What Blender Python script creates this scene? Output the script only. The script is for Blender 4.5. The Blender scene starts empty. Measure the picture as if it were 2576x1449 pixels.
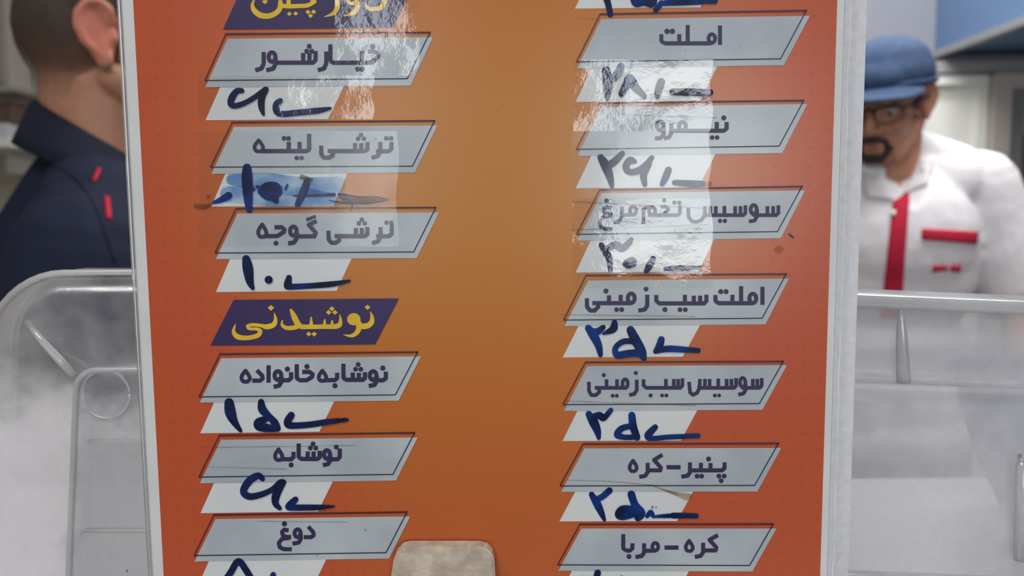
import bpy, bmesh, math, random
from mathutils import Vector, Matrix, Euler
from mathutils.geometry import delaunay_2d_cdt
from mathutils.bvhtree import BVHTree

random.seed(7)
scene = bpy.context.scene
C = scene.collection
PI = math.pi

# ------------------------------------------------------------------ camera
W_PX, H_PX, F_PX = 2576.0, 1449.0, 1950.0
CAM = Vector((0.0, -0.230, 1.380))
dn = Vector((183.0, 20648.0, F_PX)).normalized()        # world "down" seen in camera axes (right, down, forward)
rt = Vector((1.0, -dn.x / dn.y, 0.0)).normalized()
fw = rt.cross(dn).normalized()
CAM_R = Vector((rt.x, fw.x, -dn.x))
CAM_D = Vector((rt.y, fw.y, -dn.y))
CAM_F = Vector((rt.z, fw.z, -dn.z))
cam_data = bpy.data.cameras.new('camera')
cam = bpy.data.objects.new('camera', cam_data)
C.objects.link(cam)
m = Matrix((CAM_R, -CAM_D, -CAM_F)).transposed().to_4x4()
m.translation = CAM
cam.matrix_world = m
cam_data.sensor_width = 36.0
cam_data.lens = 36.0 * F_PX / W_PX
cam_data.clip_start = 0.01
cam_data.dof.use_dof = True
cam_data.dof.focus_distance = 0.232
cam_data.dof.aperture_fstop = 13.0
scene.camera = cam

# ------------------------------------------------------------------ light and exposure
world = bpy.data.worlds.new('world')
scene.world = world
world.use_nodes = True
world.node_tree.nodes['Background'].inputs[0].default_value = (0.85, 0.92, 1.0, 1)
world.node_tree.nodes['Background'].inputs[1].default_value = 0.25
scene.view_settings.view_transform = 'Standard'
scene.view_settings.look = 'None'
scene.view_settings.gamma = 1.0
scene.view_settings.use_curve_mapping = False
scene.view_settings.exposure = 0.0
scene.cycles.transparent_max_bounces = 24


def area_light(name, loc, sx, sy, power, col, rot=(0, 0, 0)):
    d = bpy.data.lights.new(name, 'AREA')
    d.shape = 'RECTANGLE'
    d.size, d.size_y, d.energy, d.color = sx, sy, power, col
    o = bpy.data.objects.new(name, d)
    o.location = loc
    o.rotation_euler = rot
    C.objects.link(o)
    return o


area_light('ceiling_lamp_kitchen_offscreen', (0.85, 0.95, 2.84), 1.2, 0.3, 36, (1.0, 0.97, 0.93))
area_light('ceiling_lamp_shop_offscreen', (-0.5, -0.95, 2.84), 1.2, 0.3, 24, (1.0, 0.96, 0.92))
area_light('ceiling_lamp_rear_offscreen', (0.95, 1.95, 2.84), 0.9, 0.3, 22, (0.97, 0.98, 1.0))


# ------------------------------------------------------------------ helpers
def ray(px, py):
    return (CAM_R * (px - W_PX / 2) + CAM_D * (py - H_PX / 2) + CAM_F * F_PX)


def P(px, py, Y):
    d = ray(px, py)
    return CAM + d * ((Y - CAM.y) / d.y)


def link(o):
    C.objects.link(o)
    return o


def tag(o, label=None, cat=None, group=None, kind=None):
    if label: o['label'] = label
    if cat: o['category'] = cat
    if group: o['group'] = group
    if kind: o['kind'] = kind
    return o


def empty(name, loc, label=None, cat=None, group=None, kind=None):
    o = bpy.data.objects.new(name, None)
    o.location = loc
    o.empty_display_size = 0.02
    link(o)
    return tag(o, label, cat, group, kind)


def wloc(o):
    v = Vector((0, 0, 0))
    while o is not None:
        v += o.location
        o = o.parent
    return v


def build(name, verts, faces, mat, parent=None, smooth=False, origin=None):
    """one mesh object; verts in world coordinates"""
    if parent is not None:
        base = wloc(parent)
    else:
        base = Vector(origin) if origin is not None else Vector((0, 0, 0))
    me = bpy.data.meshes.new(name)
    me.from_pydata([tuple(Vector(v) - base) for v in verts], [], faces)
    me.validate()
    me.update()
    if mat is not None:
        me.materials.append(mat)
    if smooth:
        me.polygons.foreach_set('use_smooth', [True] * len(me.polygons))
    o = bpy.data.objects.new(name, me)
    if parent is not None:
        o.parent = parent
    else:
        o.location = base
    return link(o)


def from_bm(name, bm, mat, parent=None, smooth=False, origin=None):
    bm.verts.index_update()
    vs = [v.co.copy() for v in bm.verts]
    fs = [[v.index for v in f.verts] for f in bm.faces]
    bm.free()
    return build(name, vs, fs, mat, parent, smooth, origin)


def bm_box(bm, c, s, bevel=0.0):
    r = bmesh.ops.create_cube(bm, size=1.0, matrix=Matrix.Translation(c) @ Matrix.Diagonal((s[0], s[1], s[2], 1)))
    if bevel > 0:
        vs = set(r['verts'])
        es = [e for e in bm.edges if e.verts[0] in vs and e.verts[1] in vs]
        bmesh.ops.bevel(bm, geom=es, offset=bevel, segments=2, affect='EDGES', profile=0.5)


def box(name, lo, hi, mat, parent=None, bevel=0.0, origin=None):
    bm = bmesh.new()
    lo, hi = Vector(lo), Vector(hi)
    bm_box(bm, (lo + hi) / 2, hi - lo, bevel)
    return from_bm(name, bm, mat, parent, False, origin)


def tube_mesh(pts, radii, seg=8):
    verts, faces = [], []
    n = len(pts)
    pts = [Vector(p) for p in pts]
    up = Vector((0.13, 0.31, 0.94)).normalized()
    for i, p in enumerate(pts):
        t = (pts[min(i + 1, n - 1)] - pts[max(i - 1, 0)])
        t = t.normalized() if t.length > 1e-9 else Vector((1, 0, 0))
        a = t.cross(up)
        a = a.normalized() if a.length > 1e-4 else t.cross(Vector((1, 0, 0))).normalized()
        b = t.cross(a)
        r = radii[i] if isinstance(radii, (list, tuple)) else radii
        for k in range(seg):
            w = 2 * PI * k / seg
            verts.append(p + a * (r * math.cos(w)) + b * (r * math.sin(w)))
    for i in range(n - 1):
        for k in range(seg):
            k2 = (k + 1) % seg
            faces.append((i * seg + k, i * seg + k2, (i + 1) * seg + k2, (i + 1) * seg + k))
    faces.append(tuple(range(seg))[::-1])
    faces.append(tuple((n - 1) * seg + k for k in range(seg)))
    return verts, faces


def tube(name, pts, radii, mat, parent=None, seg=8, smooth=True):
    v, f = tube_mesh(pts, radii, seg)
    return build(name, v, f, mat, parent, smooth)


def catmull(pts, sub=5):
    """pts: tuples of equal length (x, y, w, ...)"""
    if len(pts) < 3:
        return [tuple(p) for p in pts]
    out = []
    n = len(pts)
    for i in range(n - 1):
        p0, p1, p2, p3 = pts[max(i - 1, 0)], pts[i], pts[i + 1], pts[min(i + 2, n - 1)]
        for s in range(sub):
            t = s / sub
            out.append(tuple(0.5 * ((2 * b) + (-a + c) * t + (2 * a - 5 * b + 4 * c - d) * t * t + (-a + 3 * b - 3 * c + d) * t ** 3)
                             for a, b, c, d in zip(p0, p1, p2, p3)))
    out.append(tuple(pts[-1]))
    return out


# ------------------------------------------------------------------ materials
MATS = {}


def srgb(r, g, b):
    f = lambda c: (c / 255 / 12.92) if c / 255 <= 0.04045 else ((c / 255 + 0.055) / 1.055) ** 2.4
    return (f(r), f(g), f(b), 1.0)


def new_mat(name):
    mt = bpy.data.materials.new(name)
    mt.use_nodes = True
    nt = mt.node_tree
    nt.nodes.clear()
    out = nt.nodes.new('ShaderNodeOutputMaterial')
    MATS[name] = mt
    return mt, nt, out


def N(nt, kind, **kw):
    n = nt.nodes.new(kind)
    for k, v in kw.items():
        setattr(n, k, v)
    return n


def noise(nt, scale, detail=3, rough=0.5, vec=None):
    n = N(nt, 'ShaderNodeTexNoise')
    n.inputs['Scale'].default_value = scale
    n.inputs['Detail'].default_value = detail
    n.inputs['Roughness'].default_value = rough
    if vec is None:
        tc = N(nt, 'ShaderNodeTexCoord')
        vec = tc.outputs['Object']
    nt.links.new(vec, n.inputs['Vector'])
    return n


def ramp(nt, fac, stops):
    r = N(nt, 'ShaderNodeValToRGB')
    els = r.color_ramp.elements
    while len(els) < len(stops):
        els.new(0.5)
    for e, (p, c) in zip(els, stops):
        e.position = p
        e.color = c if len(c) == 4 else (*c, 1)
    nt.links.new(fac, r.inputs[0])
    return r


def plain(name, col, rough=0.5, spec=0.5, var=0.0, scale=20, bump=0.0, bscale=60, metal=0.0, col2=None, sheen=0.0):
    mt, nt, out = new_mat(name)
    b = N(nt, 'ShaderNodeBsdfPrincipled')
    b.inputs['Roughness'].default_value = rough
    b.inputs['Specular IOR Level'].default_value = spec
    b.inputs['Metallic'].default_value = metal
    if sheen:
        b.inputs['Sheen Weight'].default_value = sheen
    if var > 0 or col2:
        n = noise(nt, scale, 4)
        c2 = col2 or tuple(c * (1 - var) for c in col[:3]) + (1,)
        r = ramp(nt, n.outputs['Fac'], [(0.35, c2), (0.65, col)])
        nt.links.new(r.outputs[0], b.inputs['Base Color'])
    else:
        b.inputs['Base Color'].default_value = col
    if bump > 0:
        n2 = noise(nt, bscale, 4)
        bp = N(nt, 'ShaderNodeBump')
        bp.inputs['Strength'].default_value = bump
        bp.inputs['Distance'].default_value = 0.008
        nt.links.new(n2.outputs['Fac'], bp.inputs['Height'])
        nt.links.new(bp.outputs[0], b.inputs['Normal'])
    nt.links.new(b.outputs[0], out.inputs[0])
    return mt


def emit(name, col, power):
    mt, nt, out = new_mat(name)
    e = N(nt, 'ShaderNodeEmission')
    e.inputs[0].default_value = col
    e.inputs[1].default_value = power
    nt.links.new(e.outputs[0], out.inputs[0])
    return mt


def math_node(nt, op, a, b=None, c=None, clamp=False):
    n = N(nt, 'ShaderNodeMath', operation=op, use_clamp=clamp)
    for i, v in enumerate((a, b, c)):
        if v is None:
            continue
        if isinstance(v, (int, float)):
            n.inputs[i].default_value = v
        else:
            nt.links.new(v, n.inputs[i])
    return n.outputs[0]


def mix_col(nt, fac, a, b):
    n = N(nt, 'ShaderNodeMix', data_type='RGBA')
    for sock, v in ((n.inputs[0], fac), (n.inputs[6], a), (n.inputs[7], b)):
        if isinstance(v, (int, float, tuple)):
            sock.default_value = v
        else:
            nt.links.new(v, sock)
    return n.outputs[2]


def smooth_step(nt, v, lo, hi):
    n = N(nt, 'ShaderNodeMapRange', interpolation_type='SMOOTHSTEP')
    nt.links.new(v, n.inputs[0])
    n.inputs[1].default_value = lo
    n.inputs[2].default_value = hi
    return n.outputs[0]


# --- printed sheet: orange to red print gradient with halftone dots (object coordinates, metres, origin at card centre)
def make_print():
    mt, nt, out = new_mat('orange_print')
    tc = N(nt, 'ShaderNodeTexCoord')
    sep = N(nt, 'ShaderNodeSeparateXYZ')
    nt.links.new(tc.outputs['Object'], sep.inputs[0])
    x, z = sep.outputs[0], sep.outputs[2]
    ax = math_node(nt, 'ABSOLUTE', x)
    side = smooth_step(nt, ax, 0.022, 0.108)
    low = smooth_step(nt, math_node(nt, 'MULTIPLY', z, -1.0), -0.005, 0.105)
    top = smooth_step(nt, z, 0.02, 0.09)
    f = math_node(nt, 'ADD', side, math_node(nt, 'MULTIPLY', low, 0.75))
    f = math_node(nt, 'ADD', f, math_node(nt, 'MULTIPLY', top, 0.35), clamp=True)
    col = mix_col(nt, f, (0.49, 0.178, 0.010, 1), (0.475, 0.077, 0.021, 1))
    # halftone dots
    sx = math_node(nt, 'SUBTRACT', math_node(nt, 'FRACT', math_node(nt, 'DIVIDE', x, 0.00515)), 0.5)
    sz = math_node(nt, 'SUBTRACT', math_node(nt, 'FRACT', math_node(nt, 'DIVIDE', z, 0.00535)), 0.5)
    d = math_node(nt, 'SQRT', math_node(nt, 'ADD', math_node(nt, 'MULTIPLY', sx, sx), math_node(nt, 'MULTIPLY', sz, sz)))
    dot = math_node(nt, 'SUBTRACT', 1.0, smooth_step(nt, d, 0.08, 0.17))
    edge = smooth_step(nt, math_node(nt, 'ADD', ax, math_node(nt, 'MULTIPLY', low, 0.05)), 0.055, 0.1)
    dot = math_node(nt, 'MULTIPLY', math_node(nt, 'MULTIPLY', dot, edge), 0.34)
    col = mix_col(nt, dot, col, (0.36, 0.045, 0.018, 1))
    n = noise(nt, 900, 2)
    grain = math_node(nt, 'MULTIPLY', math_node(nt, 'GREATER_THAN', noise(nt, 420, 2).outputs['Fac'], 0.775), 0.5)
    col = mix_col(nt, grain, col, (0.16, 0.05, 0.02, 1))
    b = N(nt, 'ShaderNodeBsdfPrincipled')
    nt.links.new(col, b.inputs['Base Color'])
    b.inputs['Roughness'].default_value = 0.5
    b.inputs['Specular IOR Level'].default_value = 0.25
    b.inputs['Coat Weight'].default_value = 0.7
    b.inputs['Coat Roughness'].default_value = 0.27
    nt.links.new(b.outputs[0], out.inputs[0])
    return mt


def make_panel(name, c1, c2, spots=0.74):
    mt, nt, out = new_mat(name)
    n = noise(nt, 30, 3)
    col = ramp(nt, n.outputs['Fac'], [(0.35, c1), (0.65, c2)]).outputs[0]
    sp = math_node(nt, 'MULTIPLY', math_node(nt, 'GREATER_THAN', noise(nt, 330, 2).outputs['Fac'], spots), 0.6)
    col = mix_col(nt, sp, col, (0.2, 0.2, 0.2, 1))
    b = N(nt, 'ShaderNodeBsdfPrincipled')
    nt.links.new(col, b.inputs['Base Color'])
    b.inputs['Roughness'].default_value = 0.5
    b.inputs['Specular IOR Level'].default_value = 0.25
    b.inputs['Coat Weight'].default_value = 0.7
    b.inputs['Coat Roughness'].default_value = 0.27
    nt.links.new(b.outputs[0], out.inputs[0])
    return mt


def make_marker(name, dark, light, body):
    """felt marker ink: a tinted film, darker where it pooled"""
    mt, nt, out = new_mat(name)
    n = noise(nt, 130, 3)
    r = ramp(nt, n.outputs['Fac'], [(0.38, dark), (0.68, light)])
    t = N(nt, 'ShaderNodeBsdfTransparent')
    nt.links.new(r.outputs[0], t.inputs[0])
    p = N(nt, 'ShaderNodeBsdfPrincipled')
    nt.links.new(r.outputs[0], p.inputs['Base Color'])
    p.inputs['Roughness'].default_value = 0.35
    mx = N(nt, 'ShaderNodeMixShader')
    mx.inputs[0].default_value = body
    nt.links.new(t.outputs[0], mx.inputs[1])
    nt.links.new(p.outputs[0], mx.inputs[2])
    nt.links.new(mx.outputs[0], out.inputs[0])
    return mt


def make_tape(name, rough, refl, bump):
    mt, nt, out = new_mat(name)
    t = N(nt, 'ShaderNodeBsdfTransparent')
    t.inputs[0].default_value = (0.97, 0.97, 0.965, 1)
    g = N(nt, 'ShaderNodeBsdfGlossy')
    g.inputs['Roughness'].default_value = rough
    n = noise(nt, 170, 4, 0.6)
    n2 = noise(nt, 45, 3, 0.5)
    hsum = math_node(nt, 'ADD', math_node(nt, 'MULTIPLY', n.outputs['Fac'], 0.35), n2.outputs['Fac'])
    bp = N(nt, 'ShaderNodeBump')
    bp.inputs['Strength'].default_value = bump
    bp.inputs['Distance'].default_value = 0.0012
    nt.links.new(hsum, bp.inputs['Height'])
    nt.links.new(bp.outputs[0], g.inputs['Normal'])
    mx = N(nt, 'ShaderNodeMixShader')
    mx.inputs[0].default_value = refl
    nt.links.new(t.outputs[0], mx.inputs[1])
    nt.links.new(g.outputs[0], mx.inputs[2])
    nt.links.new(mx.outputs[0], out.inputs[0])
    return mt


def make_clear(name, haze_lo, haze_hi, col, rough, scale, specks=0.0, refl=0.06, bump=0.1, grad=None):
    """clear plastic with milky scuffs: film of haze over transparency, glossy on top"""
    mt, nt, out = new_mat(name)
    n = noise(nt, scale, 5, 0.6)
    fac = N(nt, 'ShaderNodeMapRange')
    nt.links.new(n.outputs['Fac'], fac.inputs[0])
    fac.inputs[1].default_value, fac.inputs[2].default_value = 0.35, 0.65
    fac.inputs[3].default_value, fac.inputs[4].default_value = haze_lo, haze_hi
    f = fac.outputs[0]
    tc = N(nt, 'ShaderNodeTexCoord')
    if grad:
        sep = N(nt, 'ShaderNodeSeparateXYZ')
        nt.links.new(tc.outputs['Object'], sep.inputs[0])
        ragged = math_node(nt, 'MULTIPLY_ADD', math_node(nt, 'SUBTRACT', noise(nt, 22, 4, 0.6).outputs['Fac'], 0.5), 0.09, sep.outputs[2])
        g = smooth_step(nt, ragged, grad[0], grad[1])
        f = math_node(nt, 'ADD', f, math_node(nt, 'MULTIPLY', g, grad[2]), clamp=True)
    t = N(nt, 'ShaderNodeBsdfTransparent')
    t.inputs[0].default_value = (0.93, 0.94, 0.95, 1)
    d = N(nt, 'ShaderNodeBsdfDiffuse')
    d.inputs[0].default_value = col
    tl = N(nt, 'ShaderNodeBsdfTranslucent')
    tl.inputs[0].default_value = col
    dm = N(nt, 'ShaderNodeMixShader')
    dm.inputs[0].default_value = 0.5
    nt.links.new(d.outputs[0], dm.inputs[1])
    nt.links.new(tl.outputs[0], dm.inputs[2])
    if specks > 0:
        s = math_node(nt, 'GREATER_THAN', noise(nt, 210, 2).outputs['Fac'], specks)
        dk = mix_col(nt, math_node(nt, 'MULTIPLY', s, 0.8), col, (0.05, 0.04, 0.035, 1))
        nt.links.new(dk, d.inputs[0])
        f = math_node(nt, 'MAXIMUM', f, math_node(nt, 'MULTIPLY', s, 0.9))
    m1 = N(nt, 'ShaderNodeMixShader')
    nt.links.new(f, m1.inputs[0])
    nt.links.new(t.outputs[0], m1.inputs[1])
    nt.links.new(dm.outputs[0], m1.inputs[2])
    g = N(nt, 'ShaderNodeBsdfGlossy')
    g.inputs['Roughness'].default_value = rough
    bp = N(nt, 'ShaderNodeBump')
    bp.inputs['Strength'].default_value = bump
    bp.inputs['Distance'].default_value = 0.002
    nt.links.new(n.outputs['Fac'], bp.inputs['Height'])
    nt.links.new(bp.outputs[0], g.inputs['Normal'])
    lw = N(nt, 'ShaderNodeLayerWeight')
    lw.inputs[0].default_value = 0.35
    m2 = N(nt, 'ShaderNodeMixShader')
    ff = math_node(nt, 'MULTIPLY_ADD', lw.outputs['Fresnel'], 0.5, refl, clamp=True)
    nt.links.new(ff, m2.inputs[0])
    nt.links.new(m1.outputs[0], m2.inputs[1])
    nt.links.new(g.outputs[0], m2.inputs[2])
    nt.links.new(m2.outputs[0], out.inputs[0])
    return mt


M_PRINT = make_print()
M_PANEL = make_panel('pale_blue_grey_print', (0.35, 0.405, 0.455, 1), (0.465, 0.525, 0.56, 1), 0.765)
M_PRICE = make_panel('white_price_print', (0.61, 0.645, 0.66, 1), (0.66, 0.69, 0.70, 1), 0.77)
M_PAPER = plain('white_paper', (0.66, 0.68, 0.69, 1), 0.5, var=0.08, scale=40)
M_INK = plain('purple_black_ink', (0.03, 0.02, 0.075, 1), 0.4, 0.4)
M_LINE = plain('dark_maroon_line', (0.06, 0.016, 0.035, 1), 0.4, 0.4)
M_LINE2 = plain('navy_line', (0.025, 0.02, 0.05, 1), 0.4, 0.4)
M_HEAD = plain('purple_header_print', (0.040, 0.024, 0.105, 1), 0.4, 0.4, var=0.15, scale=60)
M_YELLOW = plain('yellow_letter_print', (0.76, 0.52, 0.02, 1), 0.4, 0.4, col2=(0.66, 0.42, 0.03, 1), scale=120)
M_MARK = make_marker('navy_marker_ink', (0.018, 0.022, 0.07, 1), (0.018, 0.062, 0.28, 1), 0.35)
M_MARKB = make_marker('blue_marker_ink', (0.01, 0.03, 0.13, 1), (0.015, 0.11, 0.48, 1), 0.3)
M_WASH = make_marker('blue_marker_smear', (0.42, 0.60, 0.86, 1), (0.80, 0.88, 0.96, 1), 0.04)
M_STAIN = make_marker('faint_brown_stain', (0.86, 0.79, 0.73, 1), (0.9, 0.85, 0.8, 1), 0.0)
M_SMUDGE = make_marker('grey_brown_smudge', (0.48, 0.40, 0.33, 1), (0.82, 0.74, 0.64, 1), 0.06)
M_TAPE = make_tape('clear_tape', 0.16, 0.036, 0.14)
M_TAPE2 = make_tape('wrinkled_clear_tape', 0.09, 0.042, 0.34)
M_LAM = make_clear('scuffed_laminate_edge', 0.84, 0.97, (0.92, 0.94, 0.99, 1), 0.2, 320, 0.0, 0.07, 0.5)
M_ACRYL = make_clear('clear_acrylic', 0.10, 0.25, (0.75, 0.77, 0.79, 1), 0.08, 60, 0.0, 0.05, 0.05)
M_TUB = make_clear('scuffed_clear_plastic', 0.05, 0.24, (0.92, 0.91, 0.94, 1), 0.22, 34, 0.745, 0.045, 0.15, grad=(-0.050, -0.085, 0.60))
M_TUB2 = make_clear('cloudy_clear_plastic', 0.34, 0.54, (0.84, 0.84, 0.88, 1), 0.20, 26, 0.765, 0.05, 0.1)
M_RIDGE = make_clear('milky_plastic_ridge', 0.40, 0.60, (0.90, 0.90, 0.91, 1), 0.18, 40, 0.0, 0.10, 0.1)
M_IVORY = plain('dirty_ivory_plastic', (0.62, 0.54, 0.44, 1), 0.45, 0.4, col2=(0.44, 0.37, 0.30, 1), scale=190, bump=0.15, bscale=300)
M_SKIN = plain('tan_skin', (0.50, 0.25, 0.165, 1), 0.5, 0.35, col2=(0.44, 0.20, 0.13, 1), scale=18, bump=0.05, bscale=200)
M_SKIN2 = plain('light_tan_skin', (0.50, 0.27, 0.185, 1), 0.5, 0.35, col2=(0.43, 0.21, 0.14, 1), scale=20, bump=0.05, bscale=200)
M_EAR = plain('flushed_ear_skin', (0.55, 0.21, 0.15, 1), 0.45, 0.4, var=0.1, scale=60)
M_HAIRD = plain('dark_hair', (0.045, 0.034, 0.032, 1), 0.6, 0.3, bump=0.5, bscale=400)
M_NAVY = plain('navy_cotton', (0.014, 0.018, 0.042, 1), 0.85, 0.2, var=0.2, scale=25, bump=0.4, bscale=14)
M_NAVYD = plain('navy_collar_cotton', (0.014, 0.017, 0.032, 1), 0.85, 0.2)
M_RED = plain('crimson_cotton', (0.50, 0.02, 0.05, 1), 0.8, 0.2, var=0.12, scale=30)
M_SHIRT = plain('white_cotton', (0.72, 0.71, 0.755, 1), 0.85, 0.2, bump=0.9, bscale=9)
M_CAP = plain('blue_denim_cap', (0.052, 0.088, 0.175, 1), 0.85, 0.2, var=0.2, scale=60)
M_CAPD = plain('dark_blue_cap_band', (0.03, 0.05, 0.12, 1), 0.85, 0.2)
M_FRAME = plain('black_frame_plastic', (0.015, 0.013, 0.018, 1), 0.25, 0.5)
M_LIP = plain('lip_skin', (0.36, 0.13, 0.11, 1), 0.45, 0.4)
M_EYE = plain('eye_white', (0.62, 0.60, 0.58, 1), 0.25, 0.5)
M_TROUS = plain('dark_trousers', (0.05, 0.06, 0.09, 1), 0.85, 0.2, var=0.2)
M_SHOE = plain('black_shoe', (0.02, 0.02, 0.02, 1), 0.5)
M_WALL = plain('lilac_grey_wall_paint', (0.27, 0.275, 0.315, 1), 0.8, 0.2, var=0.05, scale=3)
M_WALLL = plain('beige_wall_paint', (0.42, 0.38, 0.31, 1), 0.8, 0.2, var=0.05, scale=3)
M_WALLF = plain('grey_wall_paint', (0.40, 0.39, 0.38, 1), 0.8, 0.2)
M_CEIL = plain('white_ceiling_paint', (0.72, 0.72, 0.71, 1), 0.9, 0.2)
M_FLOOR = plain('grey_floor_tile', (0.30, 0.29, 0.28, 1), 0.4, 0.4, var=0.15, scale=4)
M_BLUE = plain('blue_hood_paint', (0.13, 0.21, 0.36, 1), 0.5, 0.4, var=0.05, scale=6)
M_STEEL = plain('brushed_steel', (0.50, 0.50, 0.49, 1), 0.35, 0.5, metal=0.6, var=0.1, scale=12)
M_WHITE = plain('white_enamel', (0.86, 0.86, 0.82, 1), 0.4, 0.4)
M_BEIGE = plain('beige_frame_paint', (0.50, 0.45, 0.41, 1), 0.5, 0.4)
M_GREY = plain('grey_frame_metal', (0.20, 0.205, 0.21, 1), 0.5, 0.4)
M_GLASSB = plain('grey_cabinet_glass', (0.30, 0.30, 0.285, 1), 0.15, 0.5)
M_BROWN = plain('brown_shelf_panel', (0.17, 0.115, 0.095, 1), 0.6, 0.3, var=0.3, scale=14)
M_COUNTER = plain('pale_grey_counter_laminate', (0.44, 0.44, 0.45, 1), 0.35, 0.4, var=0.06, scale=10)
M_DAY = emit('daylit_pane', (0.93, 0.97, 1.0, 1), 10.5)
M_CURTAIN = plain('white_door_panel', (0.84, 0.84, 0.78, 1), 0.6, 0.3)

# ------------------------------------------------------------------ room
X0, X1, Y0, Y1, ZC = -2.3, 3.0, -3.2, 2.6, 2.9
box('floor', (X0 - .1, Y0 - .1, -0.1), (X1 + .1, Y1 + .1, 0), M_FLOOR)['kind'] = 'structure'
box('ceiling', (X0 - .1, Y0 - .1, ZC), (X1 + .1, Y1 + .1, ZC + .1), M_CEIL)['kind'] = 'structure'
wb = box('wall_back', (-0.62, Y1, 0), (X1 + .1, Y1 + .1, ZC), M_WALL); wb['kind'] = 'structure'
wb2 = box('wall_rear_beige', (X0 - .1, Y1, 0), (-0.62, Y1 + .1, ZC), M_WALLL); wb2['kind'] = 'structure'
wb2.name = 'wall_left_back'
box('wall_left', (X0 - .1, Y0, 0), (X0, Y1, ZC), M_WALLL)['kind'] = 'structure'
box('wall_right', (X1, Y0, 0), (X1 + .1, Y1, ZC), M_WALL)['kind'] = 'structure'
# the shop front behind the photographer: wall with two tall daylit panes
WIN = [(-0.76, -0.44, 1.22, 2.45), (0.40, 1.22, 1.16, 2.05)]
wf = empty('wall_front', (0, Y0, 0), kind='structure')
xs = [X0] + [v for w in WIN for v in w[:2]] + [X1]
for i in range(0, len(xs), 2):
    box('pier', (xs[i], Y0 - .1, 0), (xs[i + 1], Y0, ZC), M_WALLF, wf)
for w in WIN:
    box('sill_wall', (w[0], Y0 - .1, 0), (w[1], Y0, w[2]), M_WALLF, wf)
    box('lintel', (w[0], Y0 - .1, w[3]), (w[1], Y0, ZC), M_WALLF, wf)
for i, w in enumerate(WIN):
    e = empty('window_%d_offscreen' % (i + 1), ((w[0] + w[1]) / 2, Y0, w[2]), kind='structure')
    box('window_pane_offscreen', (w[0] + .02, Y0 - .06, w[2] + .02), (w[1] - .02, Y0 - .05, w[3] - .02), M_DAY, e)
    for a, b in (((w[0], w[2]), (w[0] + .03, w[3])), ((w[1] - .03, w[2]), (w[1], w[3])),
                 ((w[0], w[2]), (w[1], w[2] + .03)), ((w[0], w[3] - .03), (w[1], w[3]))):
        box('frame', (a[0], Y0 - .05, a[1]), (b[0], Y0 + .01, b[1]), M_GREY, e)
lamp_specs = [('kitchen', (0.85, 0.95), 1.2, 0.3, 'long ceiling lamp above the kitchen behind the counter'),
              ('shop', (-0.5, -0.95), 1.2, 0.3, 'long ceiling lamp above the customer side of the counter'),
              ('rear', (0.95, 1.95), 0.9, 0.3, 'short ceiling lamp close to the blue extractor hood')]
for _, (lx, ly), sx, sy, lab in lamp_specs:
    e = empty('ceiling_lamp', (lx, ly, ZC), lab, 'lamp', 'ceiling lamps')
    box('housing', (lx - sx / 2 - .03, ly - sy / 2 - .03, 2.855), (lx + sx / 2 + .03, ly + sy / 2 + .03, ZC), M_WHITE, e)
    for s in (-1, 1):
        box('side_rail', (lx - sx / 2 - .03, ly + s * (sy / 2 + .015) - .015, 2.825), (lx + sx / 2 + .03, ly + s * (sy / 2 + .015) + .015, 2.856), M_WHITE, e)

# ---- back of the kitchen, right side of the picture
YW = Y1
hood = empty('extractor_hood', (2.1, 2.3, 1.94), 'blue painted extractor hood with steel rim on the back wall', 'hood')
hx = P(2350, 138, YW).x
hz = P(2350, 138, YW).z
hxn = P(2576, 72, 2.2).x
hv = [(hx, YW, hz), (hx + .03, 1.95, hz), (2.95, 1.95, hz), (2.95, YW, hz)]
top = [(a, b, ZC - .001) for a, b, c in hv]
build('casing', [*hv, *top], [(0, 1, 5, 4), (1, 2, 6, 5), (2, 3, 7, 6), (3, 0, 4, 7), (4, 5, 6, 7)], M_BLUE, hood)
build('underside', [(a + (.012 if i in (0, 1) else 0), b, c + .004) for i, (a, b, c) in enumerate(hv)], [(0, 3, 2, 1)], M_BLUE, hood)
box('rim', (hx - .006, 1.95, hz - .012), (hx + .022, YW - .002, hz + .012), M_STEEL, hood)
box('rim', (hx + .022, 1.944, hz - .012), (2.95, 1.965, hz + .012), M_STEEL, hood)


def wall_box(name, x0, y0, x1, y1, Y, depth, mat, parent, bevel=0.0):
    a, b = P(x0, y0, Y), P(x1, y1, Y)
    return box(name, (a.x, Y, b.z), (b.x, Y + depth, a.z), mat, parent, bevel)


# white lit doorway
dz = P(2400, 195, YW).z
door = empty('door_1', (P(2400, 500, YW).x, YW, 0), kind='structure')
xl, xr = P(2280, 300, YW).x, P(2462, 300, YW).x
fwid = .032
box('door_panel', (xl, YW - .02, 0), (xr, YW + .005, dz), M_CURTAIN, door)
box('door_frame', (xl, YW - .05, 0), (xl + fwid, YW - .018, dz), M_WHITE, door)
box('door_frame', (xr - fwid, YW - .05, 0), (xr, YW - .018, dz), M_WHITE, door)
box('door_frame', (xl + fwid, YW - .05, dz - fwid), (xr - fwid, YW - .018, dz), M_WHITE, door)
# grey cornice between hood and door
tr = box('trim_1', (P(2350, 170, YW).x - .12, YW - .06, P(2400, 190, YW).z), (2.95, YW + .002, P(2400, 162, YW).z), plain('mid_grey_cornice', (0.34, 0.34, 0.34, 1), 0.6))
tr['kind'] = 'structure'
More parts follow.
